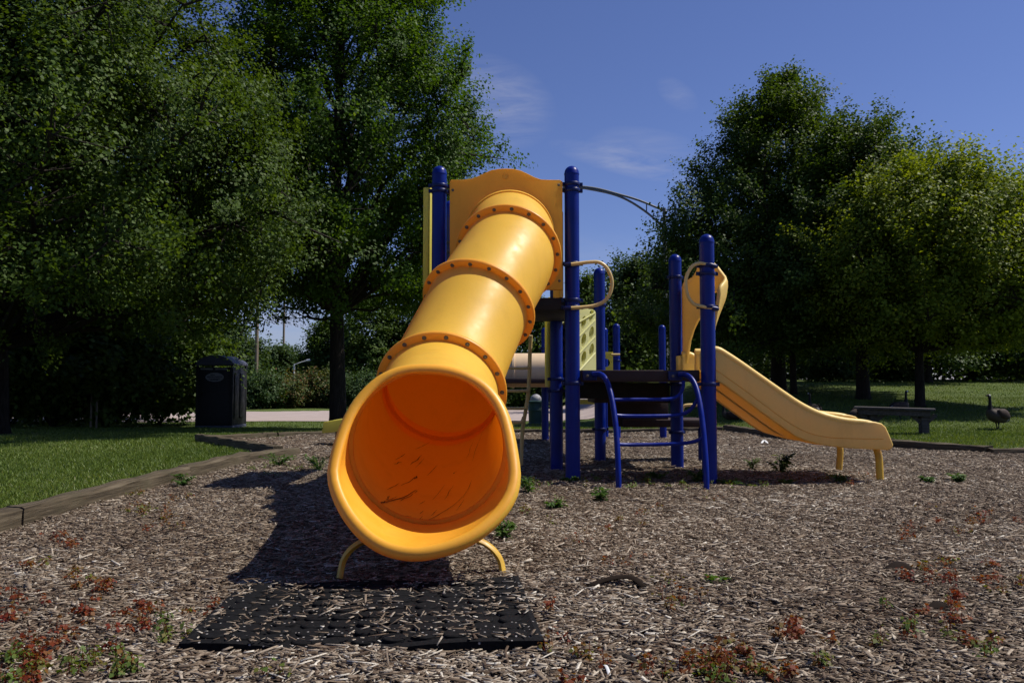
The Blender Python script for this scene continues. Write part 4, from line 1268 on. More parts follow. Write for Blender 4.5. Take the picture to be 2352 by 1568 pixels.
# ------------------------------------------------------------------ toilet cabin
def toilet():
    Y = 24.0; pL, pR = at(449, 985, Y), at(549, 985, Y); x0, x1 = pL.x, at(532, 985, Y).x; z0 = gzf((x0 + x1) / 2, Y) - .02
    cx_ = (x0 + x1) / 2; root = empty('portable_toilet', (cx_, Y + .6, z0), 0)
    tag(root, 'dark portable toilet cabin with domed roof and grey oval sign, standing in tree shade', 'toilet')
    H = at(500, 834, Y).z - z0; w = x1 - x0; D = 1.25
    m = MB(); m.box((x0, Y, z0 + .10), (x1, Y + D, z0 + H - .12)); b = m.build('cabin_wall', M['toilet'], root, bevel=.03)
    for xx in (x0 - .015, x1 - .055):
        for yy in (Y - .015, Y + D - .055):
            m = MB(); m.box((xx, yy, z0 + .102), (xx + .07, yy + .07, z0 + H)); m.build('corner_post', M['toilet'], root, bevel=.012)
    m = MB(); m.box((x0 - .02, Y - .03, z0 - .05), (x1 + .02, Y + D + .03, z0 + .10)); m.build('skid_base', M['toiletroof'], root, bevel=.015)
    m = MB(); m.box((x0 + .10, Y - .02, z0 + .16), (x1 - .10, Y + .01, z0 + H - .22)); d = m.build('door', M['toilet'], root, bevel=.01)
    m = MB(); m.box((x0 + .16, Y - .05, z0 + 1.0), (x0 + .22, Y - .02, z0 + 1.12)); m.build('handle', M['black'], d, bevel=.008)
    for k, xx in enumerate((x0 + .12, x0 + w * .52)):
        m = MB(); m.box((xx, Y - .012, z0 + H - .20), (xx + w * .34, Y - .002, z0 + H - .145)); m.build('vent', M['galv'], root)
    for yy in (Y + .15, Y + .65):
        m = MB(); m.box((x1 + .001, yy, z0 + .3), (x1 + .028, yy + .34, z0 + H - .3)); m.build('side_panel', M['toilet'], root, bevel=.012)
    # domed roof
    sec = [(-.03 + (w + .06) * t, H + .25 * math.sin(math.pi * t) ** .75) for t in [i / 18 for i in range(19)]]
    m = MB(); m.prism([(x0 + a, z0 + b_) for a, b_ in sec] + [(x1 + .03, z0 + H - .05), (x0 - .03, z0 + H - .05)], [], lambda u, v, d_: (u, Y - .04 + d_, v), D + .08)
    m.build('roof', M['toiletroof'], root, smooth=30)
    m = MB(); m.tube([(x1 - .15, Y + D - .2, z0 + H), (x1 - .15, Y + D - .2, z0 + H + .28)], .05, 10); m.build('vent_pipe', M['toilet'], root)
    c = at(493, 866, Y - .03); m = MB()
    m.prism([(c.x + .275 * math.cos(a), c.z + .135 * math.sin(a)) for a in [2 * math.pi * i / 32 for i in range(32)]], [], lambda u, v, d_: (u, Y - .04 + d_, v), .018)
    s_ = m.build('sign', M['signgrey'], root)
    m = MB()
    for (dz, a, b_) in ((.065, -.12, .0), (.012, -.22, -.02), (.012, .0, .22), (-.045, -.17, .17), (-.085, -.12, .12)):
        xx = a
        while xx < b_:
            ww = random.uniform(.012, .03); m.box((c.x + xx, Y - .044, c.z + dz - .014), (c.x + min(xx + ww, b_), Y - .0405, c.z + dz + .014)); xx += ww + .008
    m.build('lettering', M['toilet'], s_)


toilet()

# ------------------------------------------------------------------ bench
def bench():
    Y = 14.6; a, b = at(1962, 930, Y + .5), at(2148, 941, Y - .1)
    root = empty('park_bench', ((a.x + b.x) / 2, Y, gzf((a.x + b.x) / 2, Y))); tag(root, 'weathered grey plank bench on thick posts standing on the lawn', 'bench')
    ax = (b - a); ax.z = 0; ln = ax.length; ax.normalize(); n = Vector((-ax.y, ax.x, 0)); zt = .40 + gzf(b.x, Y)
    c = (a + b) / 2; zt = (a.z + b.z) / 2
    up = Vector((0, 0, 1)); sl = (b.z - a.z) / ln; axs = Vector((ax.x, ax.y, sl * .35)).normalized(); upn = n.cross(axs) * -1
    if upn.z < 0: upn = -upn
    for k, off in enumerate((-.15, 0.0, .15)):
        m = MB(); m.obox(Vector((c.x, c.y, zt - .02)) + n * off, axs, n, upn, ln / 2, .071, .02); m.build('plank', M['bench'], root, bevel=.008)
    m = MB(); m.obox(Vector((c.x, c.y, zt - .092)) - n * .14, axs, n, upn, ln / 2 - .08, .02, .05); m.build('apron', M['bench'], root, bevel=.006)
    for t in (-.27, .36):
        p = Vector((c.x, c.y, 0)) + ax * ln * t; zg = gzf(p.x, p.y)
        m = MB(); m.box((p.x - .07, p.y - .07, zg - .05), (p.x + .07, p.y + .07, zt - .10)); l = m.build('leg', M['bench'], root, bevel=.01)
        for sgn in (-1, 1):
            m = MB(); m.obox(Vector((p.x, p.y, zt - .20)) + ax * sgn * .12, (ax * .7 + up * .7 * sgn), n, (up * .7 - ax * .7 * sgn), .11, .05, .035); m.build('brace', M['bench'], l)


bench()

# ------------------------------------------------------------------ geese
def goose(label, px_, py_, Y, face, pose='alert', scale=1.0, pitch=0):
    """spine runs tail -> body -> breast -> neck -> head -> bill; the bird faces +x before turning by face (degrees)"""
    if pose == 'alert':
        sp = [(-0.46, 0.215, 0.012, 0.03, 0), (-0.4, 0.225, 0.035, 0.06, 0), (-0.34, 0.245, 0.069, 0.095, 0.85), (-0.24, 0.275, 0.121, 0.134, 0.45), (-0.1, 0.315, 0.161, 0.168, 0.45), (0.04, 0.335, 0.167, 0.168, 0.45), (0.14, 0.365, 0.144, 0.151, 0.65), (0.2, 0.425, 0.098, 0.101, 0.65), (0.215, 0.495, 0.05, 0.055, 0.05), (0.215, 0.595, 0.034, 0.038, 0.05), (0.22, 0.695, 0.03, 0.032, 0.05), (0.225, 0.755, 0.034, 0.034, 0.05), (0.245, 0.79, 0.036, 0.036, 0.25), (0.28, 0.795, 0.033, 0.03, 0.05), (0.31, 0.787, 0.02, 0.018, 0.05), (0.35, 0.777, 0.013, 0.009, 0.05), (0.365, 0.773, 0.005, 0.004, 0.05)]
    elif pose == 'graze':
        sp = [(-.46, .34, .012, .03, 0), (-.40, .345, .035, .06, 0), (-.34, .35, .06, .085, .85), (-.24, .36, .105, .12, .45), (-.10, .37, .14, .15, .45), (.04, .36, .145, .15, .45), (.15, .33, .125, .13, .65), (.23, .28, .08, .085, .65), (.30, .22, .048, .05, .05), (.37, .15, .035, .036, .05), (.42, .10, .031, .033, .05), (.45, .075, .034, .034, .05), (.475, .055, .034, .034, .25), (.495, .035, .028, .026, .05), (.51, .015, .015, .014, .05), (.52, .0, .006, .005, .05)]
    elif pose == 'rest':
        sp = [(-.46, .12, .012, .03, 0), (-.40, .125, .035, .06, 0), (-.34, .13, .06, .085, .85), (-.24, .14, .105, .11, .45), (-.10, .15, .14, .135, .45), (.04, .16, .145, .135, .45), (.14, .19, .125, .125, .65), (.20, .25, .085, .09, .65), (.215, .33, .05, .055, .05), (.215, .42, .034, .038, .05), (.22, .50, .030, .032, .05), (.225, .55, .034, .034, .05), (.245, .58, .036, .036, .25), (.28, .585, .033, .030, .05), (.31, .577, .020, .018, .05), (.35, .567, .013, .009, .05), (.365, .563, .005, .004, .05)]
    P = [Vector((a, 0, b)) for a, b, *_ in sp]; N = 14
    prev = P; Pc = catmull(P, 4); W_ = []
    n4 = len(Pc)
    for i in range(n4):
        t = i / 4; k = min(int(t), len(sp) - 2); f_ = t - k if i < n4 - 1 else 1
        W_.append((sp[k][2] * (1 - f_) + sp[k + 1][2] * f_, sp[k][3] * (1 - f_) + sp[k + 1][3] * f_, sp[k][4] if f_ < .6 else sp[k + 1][4]))
    vs, fs, tint = [], [], []
    for i in range(n4):
        tg = (Pc[min(i + 1, n4 - 1)] - Pc[max(i - 1, 0)]).normalized(); nn = Vector((-tg.z, 0, tg.x))
        for k in range(N):
            a = 2 * math.pi * k / N; vs.append(Pc[i] + Vector((0, 1, 0)) * math.cos(a) * W_[i][0] + nn * math.sin(a) * W_[i][1])
    for i in range(n4 - 1):
        for k in range(N):
            k2 = (k + 1) % N; fs.append((i * N + k, i * N + k2, (i + 1) * N + k2, (i + 1) * N + k))
            tv = W_[i][2]; a = 2 * math.pi * (k + .5) / N
            if .4 < tv < .6 and math.sin(a) < -.55: tv = .65
            if abs(tv - .25) < .02 and abs(math.cos(a)) < .55: tv = .05
            tint.append(tv)
    fs.append(tuple(range(N - 1, -1, -1))); tint.append(0); fs.append(tuple((n4 - 1) * N + k for k in range(N))); tint.append(.05)
    x = at(px_, py_, Y).x; zg = gzf(x, Y)
    root = empty('goose', (x, Y, zg), R(face)); root.scale = (scale,) * 3
    tag(root, label, 'goose', 'geese on the lawn')
    me = bpy.data.meshes.new('goose_body'); me.from_pydata(vs, [], fs); at_ = me.attributes.new('tint', 'FLOAT', 'FACE'); at_.data.foreach_set('value', tint)
    me.polygons.foreach_set('use_smooth', [True] * len(fs))

    def part(nm, me_, mat):
        me_.materials.append(mat); o = bpy.data.objects.new(nm, me_); C.objects.link(o); o.parent = root; return o
    part('body', me, M['goose'])
    bz = {'alert': .335, 'graze': .37, 'rest': .16}[pose]
    for s_ in (-1, 1):
        m = MB(); wing = []
        for (a, b, hw_, yy) in ((.13, bz + .03, .05, .14), (.05, bz + .02, .10, .165), (-.10, bz + .0, .115, .168), (-.25, bz - .03, .09, .138), (-.36, bz - .06, .05, .075), (-.47, bz - .085, .012, .02)):
            wing.append((a, b, hw_, yy))
        vs_, fs_2 = [], []
        for (a, b, hw_, yy) in wing:
            for q in range(7):
                t = -1 + 2 * q / 6; vs_.append((a, s_ * (yy + .012 - .045 * t * t * (1 if t > 0 else .6)), b + hw_ * t + .03))
        for i in range(len(wing) - 1):
            for q in range(6): A = i * 7 + q; fs_2.append((A, A + 1, A + 8, A + 7))
        m.add(vs_, fs_2); w_me = m.mesh('wing', 60); att = w_me.attributes.new('tint', 'FLOAT', 'FACE'); att.data.foreach_set('value', [.1 if i < 15 else (.9 if i >= 24 else .1) for i in range(len(w_me.polygons))])
        o = part('wing', w_me, M['wing']); mdd = o.modifiers.new('thickness', 'SOLIDIFY'); mdd.thickness = .014; mdd.offset = 0
        if pose != 'rest':
            m = MB(); fx = .05 * s_ if pose == 'alert' else 0
            m.tube([(0.0, s_ * .06, bz - .10), (-.02 + fx, s_ * .06, bz * .42), (-.035 + fx, s_ * .06, bz * .28), (-.01 + fx * 1.6, s_ * .06, .012)], [.035, .018, .012, .011], 8)
            vs_ = [(-.03 + fx * 1.6, s_ * .06, .018), (.07 + fx * 1.6, s_ * .06 - .04, .006), (.085 + fx * 1.6, s_ * .06, .008), (.07 + fx * 1.6, s_ * .06 + .04, .006), (-.03 + fx * 1.6, s_ * .06, .0), (.07 + fx * 1.6, s_ * .06 - .04, -.004), (.085 + fx * 1.6, s_ * .06, -.004), (.07 + fx * 1.6, s_ * .06 + .04, -.004)]
            m.add(vs_, [(0, 1, 2, 3), (7, 6, 5, 4), (0, 4, 5, 1), (1, 5, 6, 2), (2, 6, 7, 3), (3, 7, 4, 0)])
            part('leg', m.mesh('leg', 50), M['black'])
    return root


goose('Canada goose walking alone in the sun at the right edge of the lawn', 2290, 990, 15.6, 205, 'alert', .84)
goose('goose standing with its head up just behind the bench', 2068, 935, 17.6, 20, 'alert', .76)
goose('goose grazing in the shade between the double slide end and the bench', 1972, 965, 16.4, 190, 'graze', .72)
goose('goose standing upright in shade left of the flared trunk', 1868, 945, 17.8, 95, 'alert', .74)
goose('goose resting on the grass seen under the double slide', 1678, 952, 19.5, 165, 'rest', .74)

# ------------------------------------------------------------------ litter bin, poles, lamps
def lathe_thing(name, label, cat, x, y, parts):
    z0 = gzf(x, y); r_ = empty(name, (x, y, z0)); tag(r_, label, cat)
    for nm, prof, mt in parts:
        m = MB(); m.lathe((x, y, z0), (0, 0, 1), prof, 24); m.build(nm, M[mt], r_, smooth=40)
    return r_


lathe_thing('litter_bin', 'dark green round litter bin with pale domed lid beside the car park', 'bin', X(1231, 28), 28,
            [('bin_body', [(-.02, .26), (.03, .28), (.06, .255), (.45, .265), (.47, .285), (.51, .285), (.53, .27), (.74, .275), (.76, .33), (.80, .33), (.82, .27)], 'bin'),
             ('lid', [(.822, .20), (.88, .205), (.95, .18), (1.0, .13), (1.04, .07), (1.055, .015)], 'binlid')])


def pole(px_, Y, ptop, r0, label, arms):
    x = X(px_, Y); z0 = gzf(x, Y); zt = at(px_, ptop, Y).z
    o = empty('utility_pole', (x, Y, z0)); tag(o, label, 'pole', 'utility poles')
    m = MB(); m.tube([(x, Y, z0 - .1), (x, Y, zt * .5), (x + .04, Y, zt)], [r0, r0 * .85, r0 * .65], 12); m.build('mast', M['pole'], o, smooth=60)
    for h in arms:
        m = MB(); m.box((x - 1.1, Y - .07, h - .06), (x + 1.1, Y + .03, h + .06)); c_ = m.build('crossarm', M['pole'], o)
        for dx in (-1, -.5, .5, 1):
            m = MB(); m.lathe((x + dx, Y - .02, h + .05), (0, 0, 1), [(0, .03), (.06, .06), (.1, .04), (.16, .02)], 10); m.build('insulator', M['galv'], c_)
    return x, zt


xa, za = pole(588, 66, 560, .17, 'nearer wooden utility pole rising behind the round green shrub', (11.2, 10.4))
xb, zb = pole(650, 95, 560, .15, 'thinner more distant utility pole with crossarm in the sky gap', (at(650, 797, 95).z, 16.3))
for k, (dx, h) in enumerate(((-1, 11.35), (1, 11.35))):
    pts_ = []
    p, q = Vector((xa + dx, 66, h)), Vector((xb + dx, 95, 16.5))
    for i in range(13):
        t = i / 12; pts_.append(p.lerp(q, t) - Vector((0, 0, 1.2 * 4 * t * (1 - t))))
    for i in range(13):
        t = (i + 1) / 13; pts_.append(q.lerp(Vector((xb + dx + 42, 125, 17.5)), t) - Vector((0, 0, 1.8 * 4 * t * (1 - t))))
    m = MB(); m.tube(pts_, .022, 5); o = m.build('power_line', M['black'], None, loc=(xa, 66, 0))
    tag(o, ['thin overhead wire on the left ends of the utility pole crossarms', 'thin overhead wire on the right ends of the utility pole crossarms'][k], 'wire', 'overhead wires')

# street lamp with a truss arm above the climber
Y = 34.0; x = X(1530, Y); z0 = gzf(x, Y); root = empty('street_lamp', (x, Y, z0)); tag(root, 'grey street lamp with curved truss arm reaching to the tall blue post', 'street lamp')
m = MB(); m.tube([(x, Y, z0 - .1), (x, Y, at(1530, 478, Y).z)], [.12, .075], 12); m.build('pole', M['galv'], root, smooth=60)
ua = catmull([at(a, b, Y) for a, b in ((1318, 428), (1340, 429), (1375, 434), (1420, 446), (1470, 461), (1530, 486))], 6)
la = catmull([at(a, b, Y) for a, b in ((1322, 431), (1345, 433), (1400, 444), (1440, 459), (1480, 484), (1510, 509), (1530, 530))], 6)
m = MB(); m.tube(ua, .05, 8); am = m.build('truss_arm', M['galv'], root, smooth=60)
m = MB(); m.tube(la, .05, 8); m.build('lower_rod', M['galv'], am, smooth=60)
m = MB(); m.tube([at(1485, 468, Y), at(1485, 489, Y)], .025, 8); m.build('strut', M['galv'], am, smooth=60)
p = at(1322, 430, Y); m = MB(); m.lathe(p + Vector((.1, 0, 0)), (-1, 0, -.05), [(0, .05), (.1, .08), (.3, .14), (.55, .13), (.66, .05)], 14); m.build('lamp_head', M['galv'], root, smooth=60)
# small white lamp far off
Y = 68.0; x = X(675, Y); z0 = gzf(x, Y); root = empty('street_lamp', (x, Y, z0)); tag(root, 'small white street lamp with slanted arm beyond the far shrubs', 'street lamp')
m = MB(); m.tube([(x, Y, z0 - .1), (x, Y, at(675, 836, Y).z)], .07, 10); m.build('pole', M['whitepaint'], root, smooth=60)
m = MB(); m.tube([at(675, 838, Y), at(690, 832, Y), at(704, 828, Y)], .04, 8); m.build('arm', M['whitepaint'], root, smooth=60)
p = at(702, 828, Y); m = MB(); m.lathe(p, (1, 0, .15), [(0, .04), (.15, .10), (.36, .09), (.42, .03)], 12); m.build('lamp_head', M['whitepaint'], root, smooth=60)
# two thin posts under the left tree
for (px_, lab) in ((211, 'thin grey post under the left tree, the left one of a pair'), (224, 'thin grey post under the left tree, nearer the toilet cabin')):
    Y = 22.0; x = X(px_, Y); z0 = gzf(x, Y); m = MB(); m.lathe((x, Y, z0), (0, 0, 1), [(-.1, .03), (1.05, .03), (1.07, .034), (1.09, .02)], 10)
    o = m.build('thin_post', M['pole'], None, loc=(x, Y, z0)); tag(o, lab, 'post', 'thin posts')

# ------------------------------------------------------------------ seedlings and weeds
def seedlings():
    g = np.random.default_rng(5); pos = []
    def cluster(px_, py_, sx, sy, n, bias):
        n = int(n * .66); subs = [(g.normal(px_, sx * 1.15), g.normal(py_, sy * 1.1), g.uniform(.4, 1.6), g.normal(0, .14)) for _ in range(max(2, n // 6))]
        for _ in range(n):
            s0 = subs[int(g.integers(len(subs)))]
            a, b = g.normal(s0[0], sx * .10 * s0[2] + 2.5), g.normal(s0[1], sy * .09 * s0[2] + 1.2)
            if b < 1010: continue
            Y_ = EYE * F / (b - YH); x = (a - CX) * Y_ / F
            if not in_poly(np.array([x]), np.array([Y_]), MULCH)[0] or in_poly(np.array([x]), np.array([Y_]), MATC)[0] or Y_ < 1.3: continue
            pos.append((x, Y_, np.clip(g.normal(bias, .10) + s0[3] + .08, 0, 1)))
    for c in ((60, 1440, 70, 45, 150, .12), (20, 1500, 60, 50, 90, .15), (140, 1330, 60, 25, 60, .2), (200, 1345, 30, 14, 45, .22), (320, 1165, 45, 14, 85, .35), (390, 1140, 40, 10, 40, .35), (120, 1260, 70, 25, 40, .18), (260, 1440, 60, 30, 50, .15), (290, 1400, 40, 22, 40, .12), (350, 1410, 25, 20, 24, .12),
              (160, 1530, 90, 22, 90, .75), (300, 1530, 50, 18, 60, .72), (420, 1470, 22, 22, 26, .85), (395, 1445, 30, 15, 20, .6), (460, 1440, 12, 12, 9, .9), (50, 1555, 60, 15, 40, .7), (520, 1390, 35, 10, 30, .15), (250, 1190, 90, 20, 30, .3),
              (2250, 1195, 60, 14, 90, .12), (2150, 1255, 60, 18, 22, .2), (2290, 1330, 50, 22, 60, .15), (2210, 1360, 60, 25, 45, .12), (2080, 1320, 40, 10, 34, .28), (2140, 1390, 70, 28, 50, .15), (1860, 1470, 60, 16, 60, .12), (1640, 1510, 40, 14, 60, .12), (1660, 1540, 60, 14, 80, .5), (1560, 1520, 50, 18, 50, .15),
              (2060, 1440, 20, 16, 24, .85), (2180, 1500, 40, 25, 40, .6), (1980, 1440, 60, 20, 24, .4), (2300, 1440, 60, 30, 40, .15), (1430, 1540, 60, 14, 50, .2), (1750, 1545, 60, 14, 40, .6), (1440, 1180, 40, 14, 30, .28), (1450, 1210, 30, 10, 16, .2), (1950, 1100, 40, 6, 20, .35), (1800, 1098, 60, 5, 26, .3),
              (1700, 1380, 300, 90, 70, .2), (1310, 1108, 50, 7, 60, .95), (1480, 1106, 70, 6, 70, .8), (1580, 1108, 40, 8, 60, .95), (1690, 1108, 45, 6, 50, .9), (1250, 1135, 40, 14, 50, .9), (1440, 1125, 60, 8, 30, .8), (700, 1070, 50, 14, 70, .95), (620, 1065, 40, 10, 50, .9), (1240, 1180, 50, 12, 30, .5), (1900, 1104, 60, 5, 40, .5), (900, 1560, 200, 6, 20, .5), (2100, 1150, 150, 30, 30, .25), (1280, 1480, 20, 12, 10, .15), (1250, 1450, 10, 20, 8, .2)):
        cluster(*c)
    cen, nrm, dr, size, tint = [], [], [], [], []; m = MB()
    for (x, y, t) in pos:
        z = float(mulch_z(x, y)); h = g.uniform(.015, .062); top = Vector((x + g.normal(0, .008), y + g.normal(0, .008), z + h))
        m.tube([(x, y, z - .01), top], [.0014, .001], 3, cap=False)
        for k in range(int(g.integers(3, 6))):
            a = g.uniform(0, 6.28); e = g.uniform(.008, .022)
            p = Vector((x, y, z)).lerp(top, g.uniform(.45, 1)); cen.append((p.x + math.cos(a) * e, p.y + math.sin(a) * e, p.z + g.uniform(-.004, .004)))
            nrm.append((math.cos(a) * .5 + g.normal(0, .3), math.sin(a) * .5 + g.normal(0, .3), .8)); dr.append((math.cos(a), math.sin(a), g.uniform(-.6, .2))); size.append(g.uniform(.009, .022)); tint.append(np.clip(t + .12 + g.normal(0, .12), 0, 1))
    v, f, t_ = leaves_arrays(np.array(cen), np.array(nrm, float), np.array(dr, float), np.array(size), np.array(tint))
    # stems into the same mesh
    sv = np.array(m.v); sf = np.array(m.f)
    me = np_mesh('seedlings', np.concatenate([v, sv]), np.concatenate([f, sf + len(v)]), 4, np.concatenate([t_, np.full(len(sf), .2)]))
    tag(link('seedlings', me, M['seedling']), 'tiny red and green tree seedlings sprouting among the chips', 'seedlings', kind='stuff')


seedlings()


def weed(label, px_, py_, h, spread, n, seed, mat='weedleaf', leaf=.05, Y=None):
    g = np.random.default_rng(seed); Y = Y or EYE * F / (py_ - YH); x = X(px_, Y); z = float(mulch_z(x, Y))
    root = empty('weed', (x, Y, z)); tag(root, label, 'weed', 'weeds in the chips')
    m = MB(); cen, nrm, dr, size = [], [], [], []
    for k in range(n):
        a = g.uniform(0, 6.28); e = spread * g.uniform(.2, 1); hh = h * g.uniform(.45, 1.0)
        p1 = Vector((x + math.cos(a) * e * .4, Y + math.sin(a) * e * .4, z + hh * .65)); p2 = Vector((x + math.cos(a) * e, Y + math.sin(a) * e, z + hh))
        pts_ = catmull([(x, Y, z - .01), p1, p2], 4); m.tube(pts_, [.003] * (len(pts_) - 1) + [.001], 4, cap=False)
        for i in range(1, len(pts_)):
            for s_ in (-1, 1):
                b = a + s_ * g.uniform(.5, 1.5); ln = leaf * g.uniform(.6, 1.2)
                cen.append(tuple(pts_[i] + Vector((math.cos(b), math.sin(b), .15)) * ln * .5)); nrm.append((g.normal(0, .35), g.normal(0, .35), 1)); dr.append((math.cos(b), math.sin(b), g.uniform(-.4, .35))); size.append(ln)
    link('stem', m.mesh('stem', 60), M[mat], root)
    v, f, t = leaves_arrays(np.array(cen), np.array(nrm, float), np.array(dr, float), np.array(size), g.random(len(cen)))
    v = v.reshape(-1, 4, 3); v[:, 1] = v[:, 1] * .45 + (v[:, 0] + v[:, 2]) * .275; v[:, 3] = v[:, 3] * .45 + (v[:, 0] + v[:, 2]) * .275
    link('leaves', np_mesh('leaves', v.reshape(-1, 3), f, 4, t), M[mat], root)


weed('dark leafy weed standing in front of the pale double slide', 1788, 1078, .19, .12, 9, 1, 'leaf_deep', .085)
weed('bright green weed at the foot of the ladder, left stile', 1377, 1148, .10, .07, 9, 2)
weed('green weed at the base of the tall blue post', 1310, 1112, .05, .07, 8, 3)
weed('leafy green weed between the ladder legs beside the right post', 1598, 1105, .11, .15, 12, 4)
weed('small green weed under the middle of the ladder', 1510, 1098, .06, .08, 8, 5)
weed('low weed just right of the ladder and right blue post', 1668, 1108, .05, .12, 10, 6)
weed('small weed in the double slide shadow, nearer the post', 1802, 1106, .05, .06, 7, 7)
weed('upright weed in the double slide shadow, nearer the slide leg', 1925, 1106, .08, .05, 7, 8)
weed('green tuft on the open chips right of the double slide', 2195, 1102, .07, .08, 12, 9)
weed('smaller green tuft left of the other tuft on the open chips', 2122, 1108, .05, .05, 9, 10)
weed('green weed by the right foot of the tube slide mouth', 1155, 1238, .09, .07, 9, 11)
weed('weed beside the right rim of the tube slide', 1215, 1130, .12, .07, 9, 12)
weed('low weed on the chips between tube slide and ladder', 1275, 1160, .06, .06, 8, 13)
weed('leafy weed at the notched corner of the left timbers', 640, 1062, .14, .22, 14, 14)
weed('bushy weed against the left rim of the tube slide', 735, 1075, .16, .16, 14, 15)
weed('weed growing against the long left timber', 425, 1110, .10, .10, 10, 16)
weed('thin dark weed beside the right blue post', 1725, 1072, .14, .07, 6, 17, 'leaf_deep', .05)
weed('small weed on the bare chips in front of the black strip', 1640, 1490 - 140, .02, .03, 5, 18)

# ------------------------------------------------------------------ litter on the chips
def strip(pts2, w, name, label, mat, cat, lift=.02, Y=None):
    pts3 = []
    for (a, b, l_) in pts2:
        Y_ = EYE * F / (b - YH); x_ = (a - CX) * Y_ / F; pts3.append(Vector((x_, Y_, float(mulch_z(x_, Y_)) + l_)))
    m = MB(); m.tube(catmull(pts3, 5), [w * .5] + [w] * (len(catmull(pts3, 5)) - 2) + [w * .4], 8, flat=(.35, 1)); o = m.build(name, M[mat], None, smooth=60, loc=pts3[0]); tag(o, label, cat)


strip([(1350, 1357, .01), (1385, 1354, .025), (1420, 1352, .03), (1450, 1354, .03), (1478, 1359, .004)], .02, 'rubber_strip', 'curled black strip poking out of the chips right of the mat', 'soil', 'strip')
strip([(1410, 1440 - 62, .01), (1440, 1378, .012), (1468, 1372, .014)], .008, 'twig', 'thin dark twig lying just below the black strip', 'bark', 'twig')
strip([(75, 1483 - 10, .01), (110, 1466, .014), (140, 1458, .012)], .007, 'twig', 'brown twig among the red seedlings at the left', 'bark', 'twig')
strip([(1416, 1614 - 10 - 110, .01), (1436, 1502, .014), (1455, 1513, .012)], .012, 'twig', 'short stick lying right of the mat near the bottom', 'bark', 'twig')
strip([(2030, 1309, .0), (2055, 1305, .025), (2085, 1309, .002)], .035, 'dirt_clod', 'dark clod of earth on the chips at the right', 'soil', 'clod')
strip([(2120, 1404, .0), (2145, 1400, .02), (2170, 1404, .002)], .03, 'dirt_clod', 'dark clod of earth nearer the camera, among red seedlings', 'soil', 'clod')
strip([(1895, 1088, .005), (1906, 1084, .03), (1916, 1089, .01)], .03, 'paper_scrap', 'small white scrap lying behind the double slide legs', 'litter', 'litter') if False else None
strip([(1746, 1003, .005), (1752, 1001, .03), (1760, 1004, .01)], .018, 'paper_scrap', 'small white scrap lying on the chips under the double slide', 'litter', 'litter')
strip([(1378, 1520, .004), (1388, 1534, .02), (1396, 1546, .006)], .005, 'feather', 'white feather lying on the chips at the bottom right of the mat', 'litter', 'feather')

# ------------------------------------------------------------------ sky and sun
SUN = Vector((.69, .13, 1.0)).normalized()
ELEV = math.asin(SUN.z); ROT = math.atan2(SUN.x, SUN.y)
ld = bpy.data.lights.new('sun', 'SUN'); lo = bpy.data.objects.new('sun', ld); C.objects.link(lo)
ld.energy = 5.0; ld.angle = R(.53); ld.color = (1, .94, .84)
lo.rotation_euler = (-SUN).to_track_quat('-Z', 'Y').to_euler(); lo.location = (20, 0, 30)
W = bpy.data.worlds.new('World'); S.world = W; W.use_nodes = True
nt = W.node_tree; nt.nodes.clear()
wo = nt.nodes.new('ShaderNodeOutputWorld'); bg = nt.nodes.new('ShaderNodeBackground'); sk = nt.nodes.new('ShaderNodeTexSky')
sk.sky_type = 'NISHITA'; sk.sun_disc = False; sk.sun_elevation = ELEV; sk.sun_rotation = ROT
sk.altitude = 200; sk.air_density = 1.0; sk.dust_density = .3; sk.ozone_density = 2.2
bg.inputs['Strength'].default_value = .069


def wn(t, **k):
    n = nt.nodes.new(t)
    for a, b in k.items(): setattr(n, a, b)
    return n


def wmath(op, a, b=None, clamp=False):
    n = wn('ShaderNodeMath', operation=op, use_clamp=clamp)
    for i, v in enumerate((a, b)):
        if v is None: continue
        if hasattr(v, 'is_linked'): nt.links.new(v, n.inputs[i])
        else: n.inputs[i].default_value = v
    return n.outputs[0]


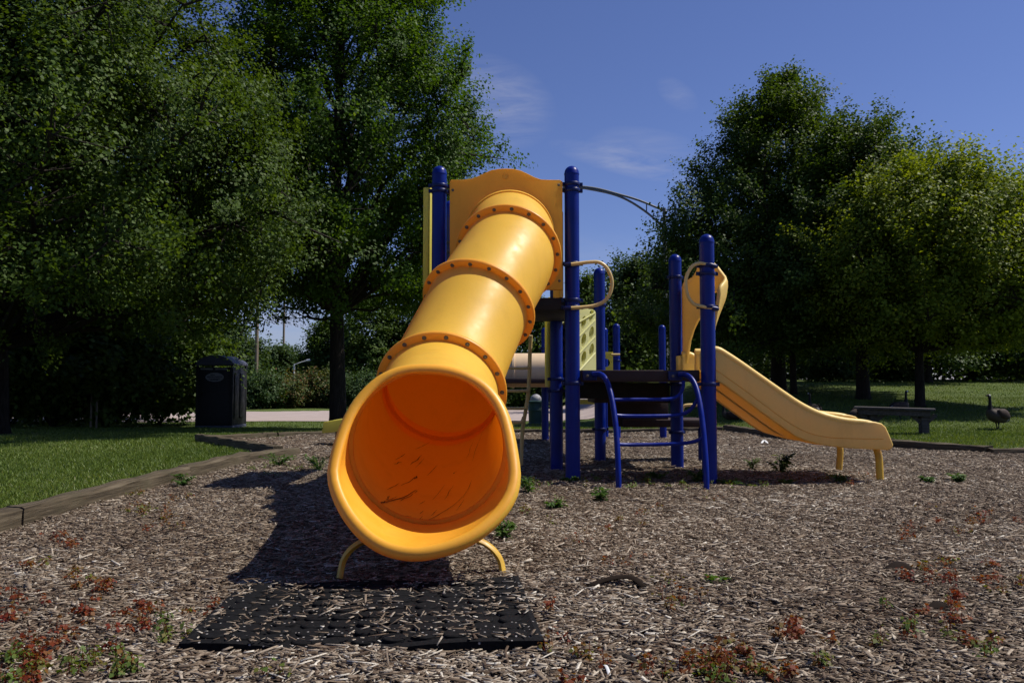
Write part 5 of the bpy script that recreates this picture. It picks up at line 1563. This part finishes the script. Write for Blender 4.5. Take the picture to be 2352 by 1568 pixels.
tc = wn('ShaderNodeTexCoord'); DIR = tc.outputs['Generated']
cl_sum = None
for (px_, py_, wx, wy, amp, tilt) in ((1125, 235, .085, .055, .34, -.3), (1556, 218, .030, .016, .16, -.7), (1430, 372, .095, .016, .40, -.28), (1490, 335, .07, .022, .16, -.2), (1400, 335, .03, .012, .14, -.2),
                                      (640, 735, .10, .035, .5, 0), (1430, 610, .12, .04, .16, -.2), (950, 640, .12, .04, .12, 0)):
    d = (at(px_, py_, 10) - Vector((0, 0, EYE))).normalized()
    e1 = Vector((d.y, -d.x, 0)).normalized(); e2 = e1.cross(d) * 1
    ct, st = math.cos(tilt), math.sin(tilt)
    a1 = e1 * ct - e2 * -st; a2 = e2 * ct + e1 * -st
    q = None
    for (ax_, s_) in ((a1, wx), (a2, wy)):
        vm = wn('ShaderNodeVectorMath', operation='DOT_PRODUCT'); nt.links.new(DIR, vm.inputs[0]); vm.inputs[1].default_value = ax_ / s_
        c0 = d.dot(ax_) / s_
        sq = wmath('POWER', wmath('ABSOLUTE', wmath('SUBTRACT', vm.outputs['Value'], c0)), 2.0)
        q = sq if q is None else wmath('ADD', q, sq)
    g_ = wmath('MULTIPLY', wmath('SUBTRACT', 1.0, q, True), amp)
    cl_sum = g_ if cl_sum is None else wmath('ADD', cl_sum, g_)
mp = wn('ShaderNodeMapping'); mp.inputs['Scale'].default_value = (6, 6, 38); mp.inputs['Rotation'].default_value = (0, .22, 0); nt.links.new(DIR, mp.inputs['Vector'])
cn = wn('ShaderNodeTexNoise'); cn.inputs['Scale'].default_value = 1.6; cn.inputs['Detail'].default_value = 8; cn.inputs['Roughness'].default_value = .62; cn.inputs['Distortion'].default_value = .6
nt.links.new(mp.outputs['Vector'], cn.inputs['Vector'])
cr = wn('ShaderNodeValToRGB'); cr.color_ramp.elements[0].position = .34; cr.color_ramp.elements[1].position = .62; nt.links.new(cn.outputs['Fac'], cr.inputs['Fac'])
cloud = wmath('MULTIPLY', cl_sum, cr.outputs['Color'], True)
tint = wn('ShaderNodeMix', data_type='RGBA', blend_type='MULTIPLY'); tint.inputs[0].default_value = 1; tint.inputs[7].default_value = (.86, .885, 1.27, 1)
nt.links.new(sk.outputs['Color'], tint.inputs[6])
mixc = wn('ShaderNodeMix', data_type='RGBA'); nt.links.new(cloud, mixc.inputs[0]); nt.links.new(tint.outputs[2], mixc.inputs[6]); mixc.inputs[7].default_value = (5.6, 5.9, 7.6, 1)
nt.links.new(mixc.outputs[2], bg.inputs['Color']); nt.links.new(bg.outputs[0], wo.inputs['Surface'])

S.view_settings.view_transform = 'Standard'; S.view_settings.look = 'None'; S.view_settings.exposure = .16; S.view_settings.gamma = 1
S.render.engine = 'CYCLES'
cy = S.cycles
cy.use_denoising = True; cy.max_bounces = 8; cy.diffuse_bounces = 4; cy.glossy_bounces = 3; cy.transmission_bounces = 4; cy.transparent_max_bounces = 8
cy.use_adaptive_sampling = True; cy.adaptive_threshold = .02
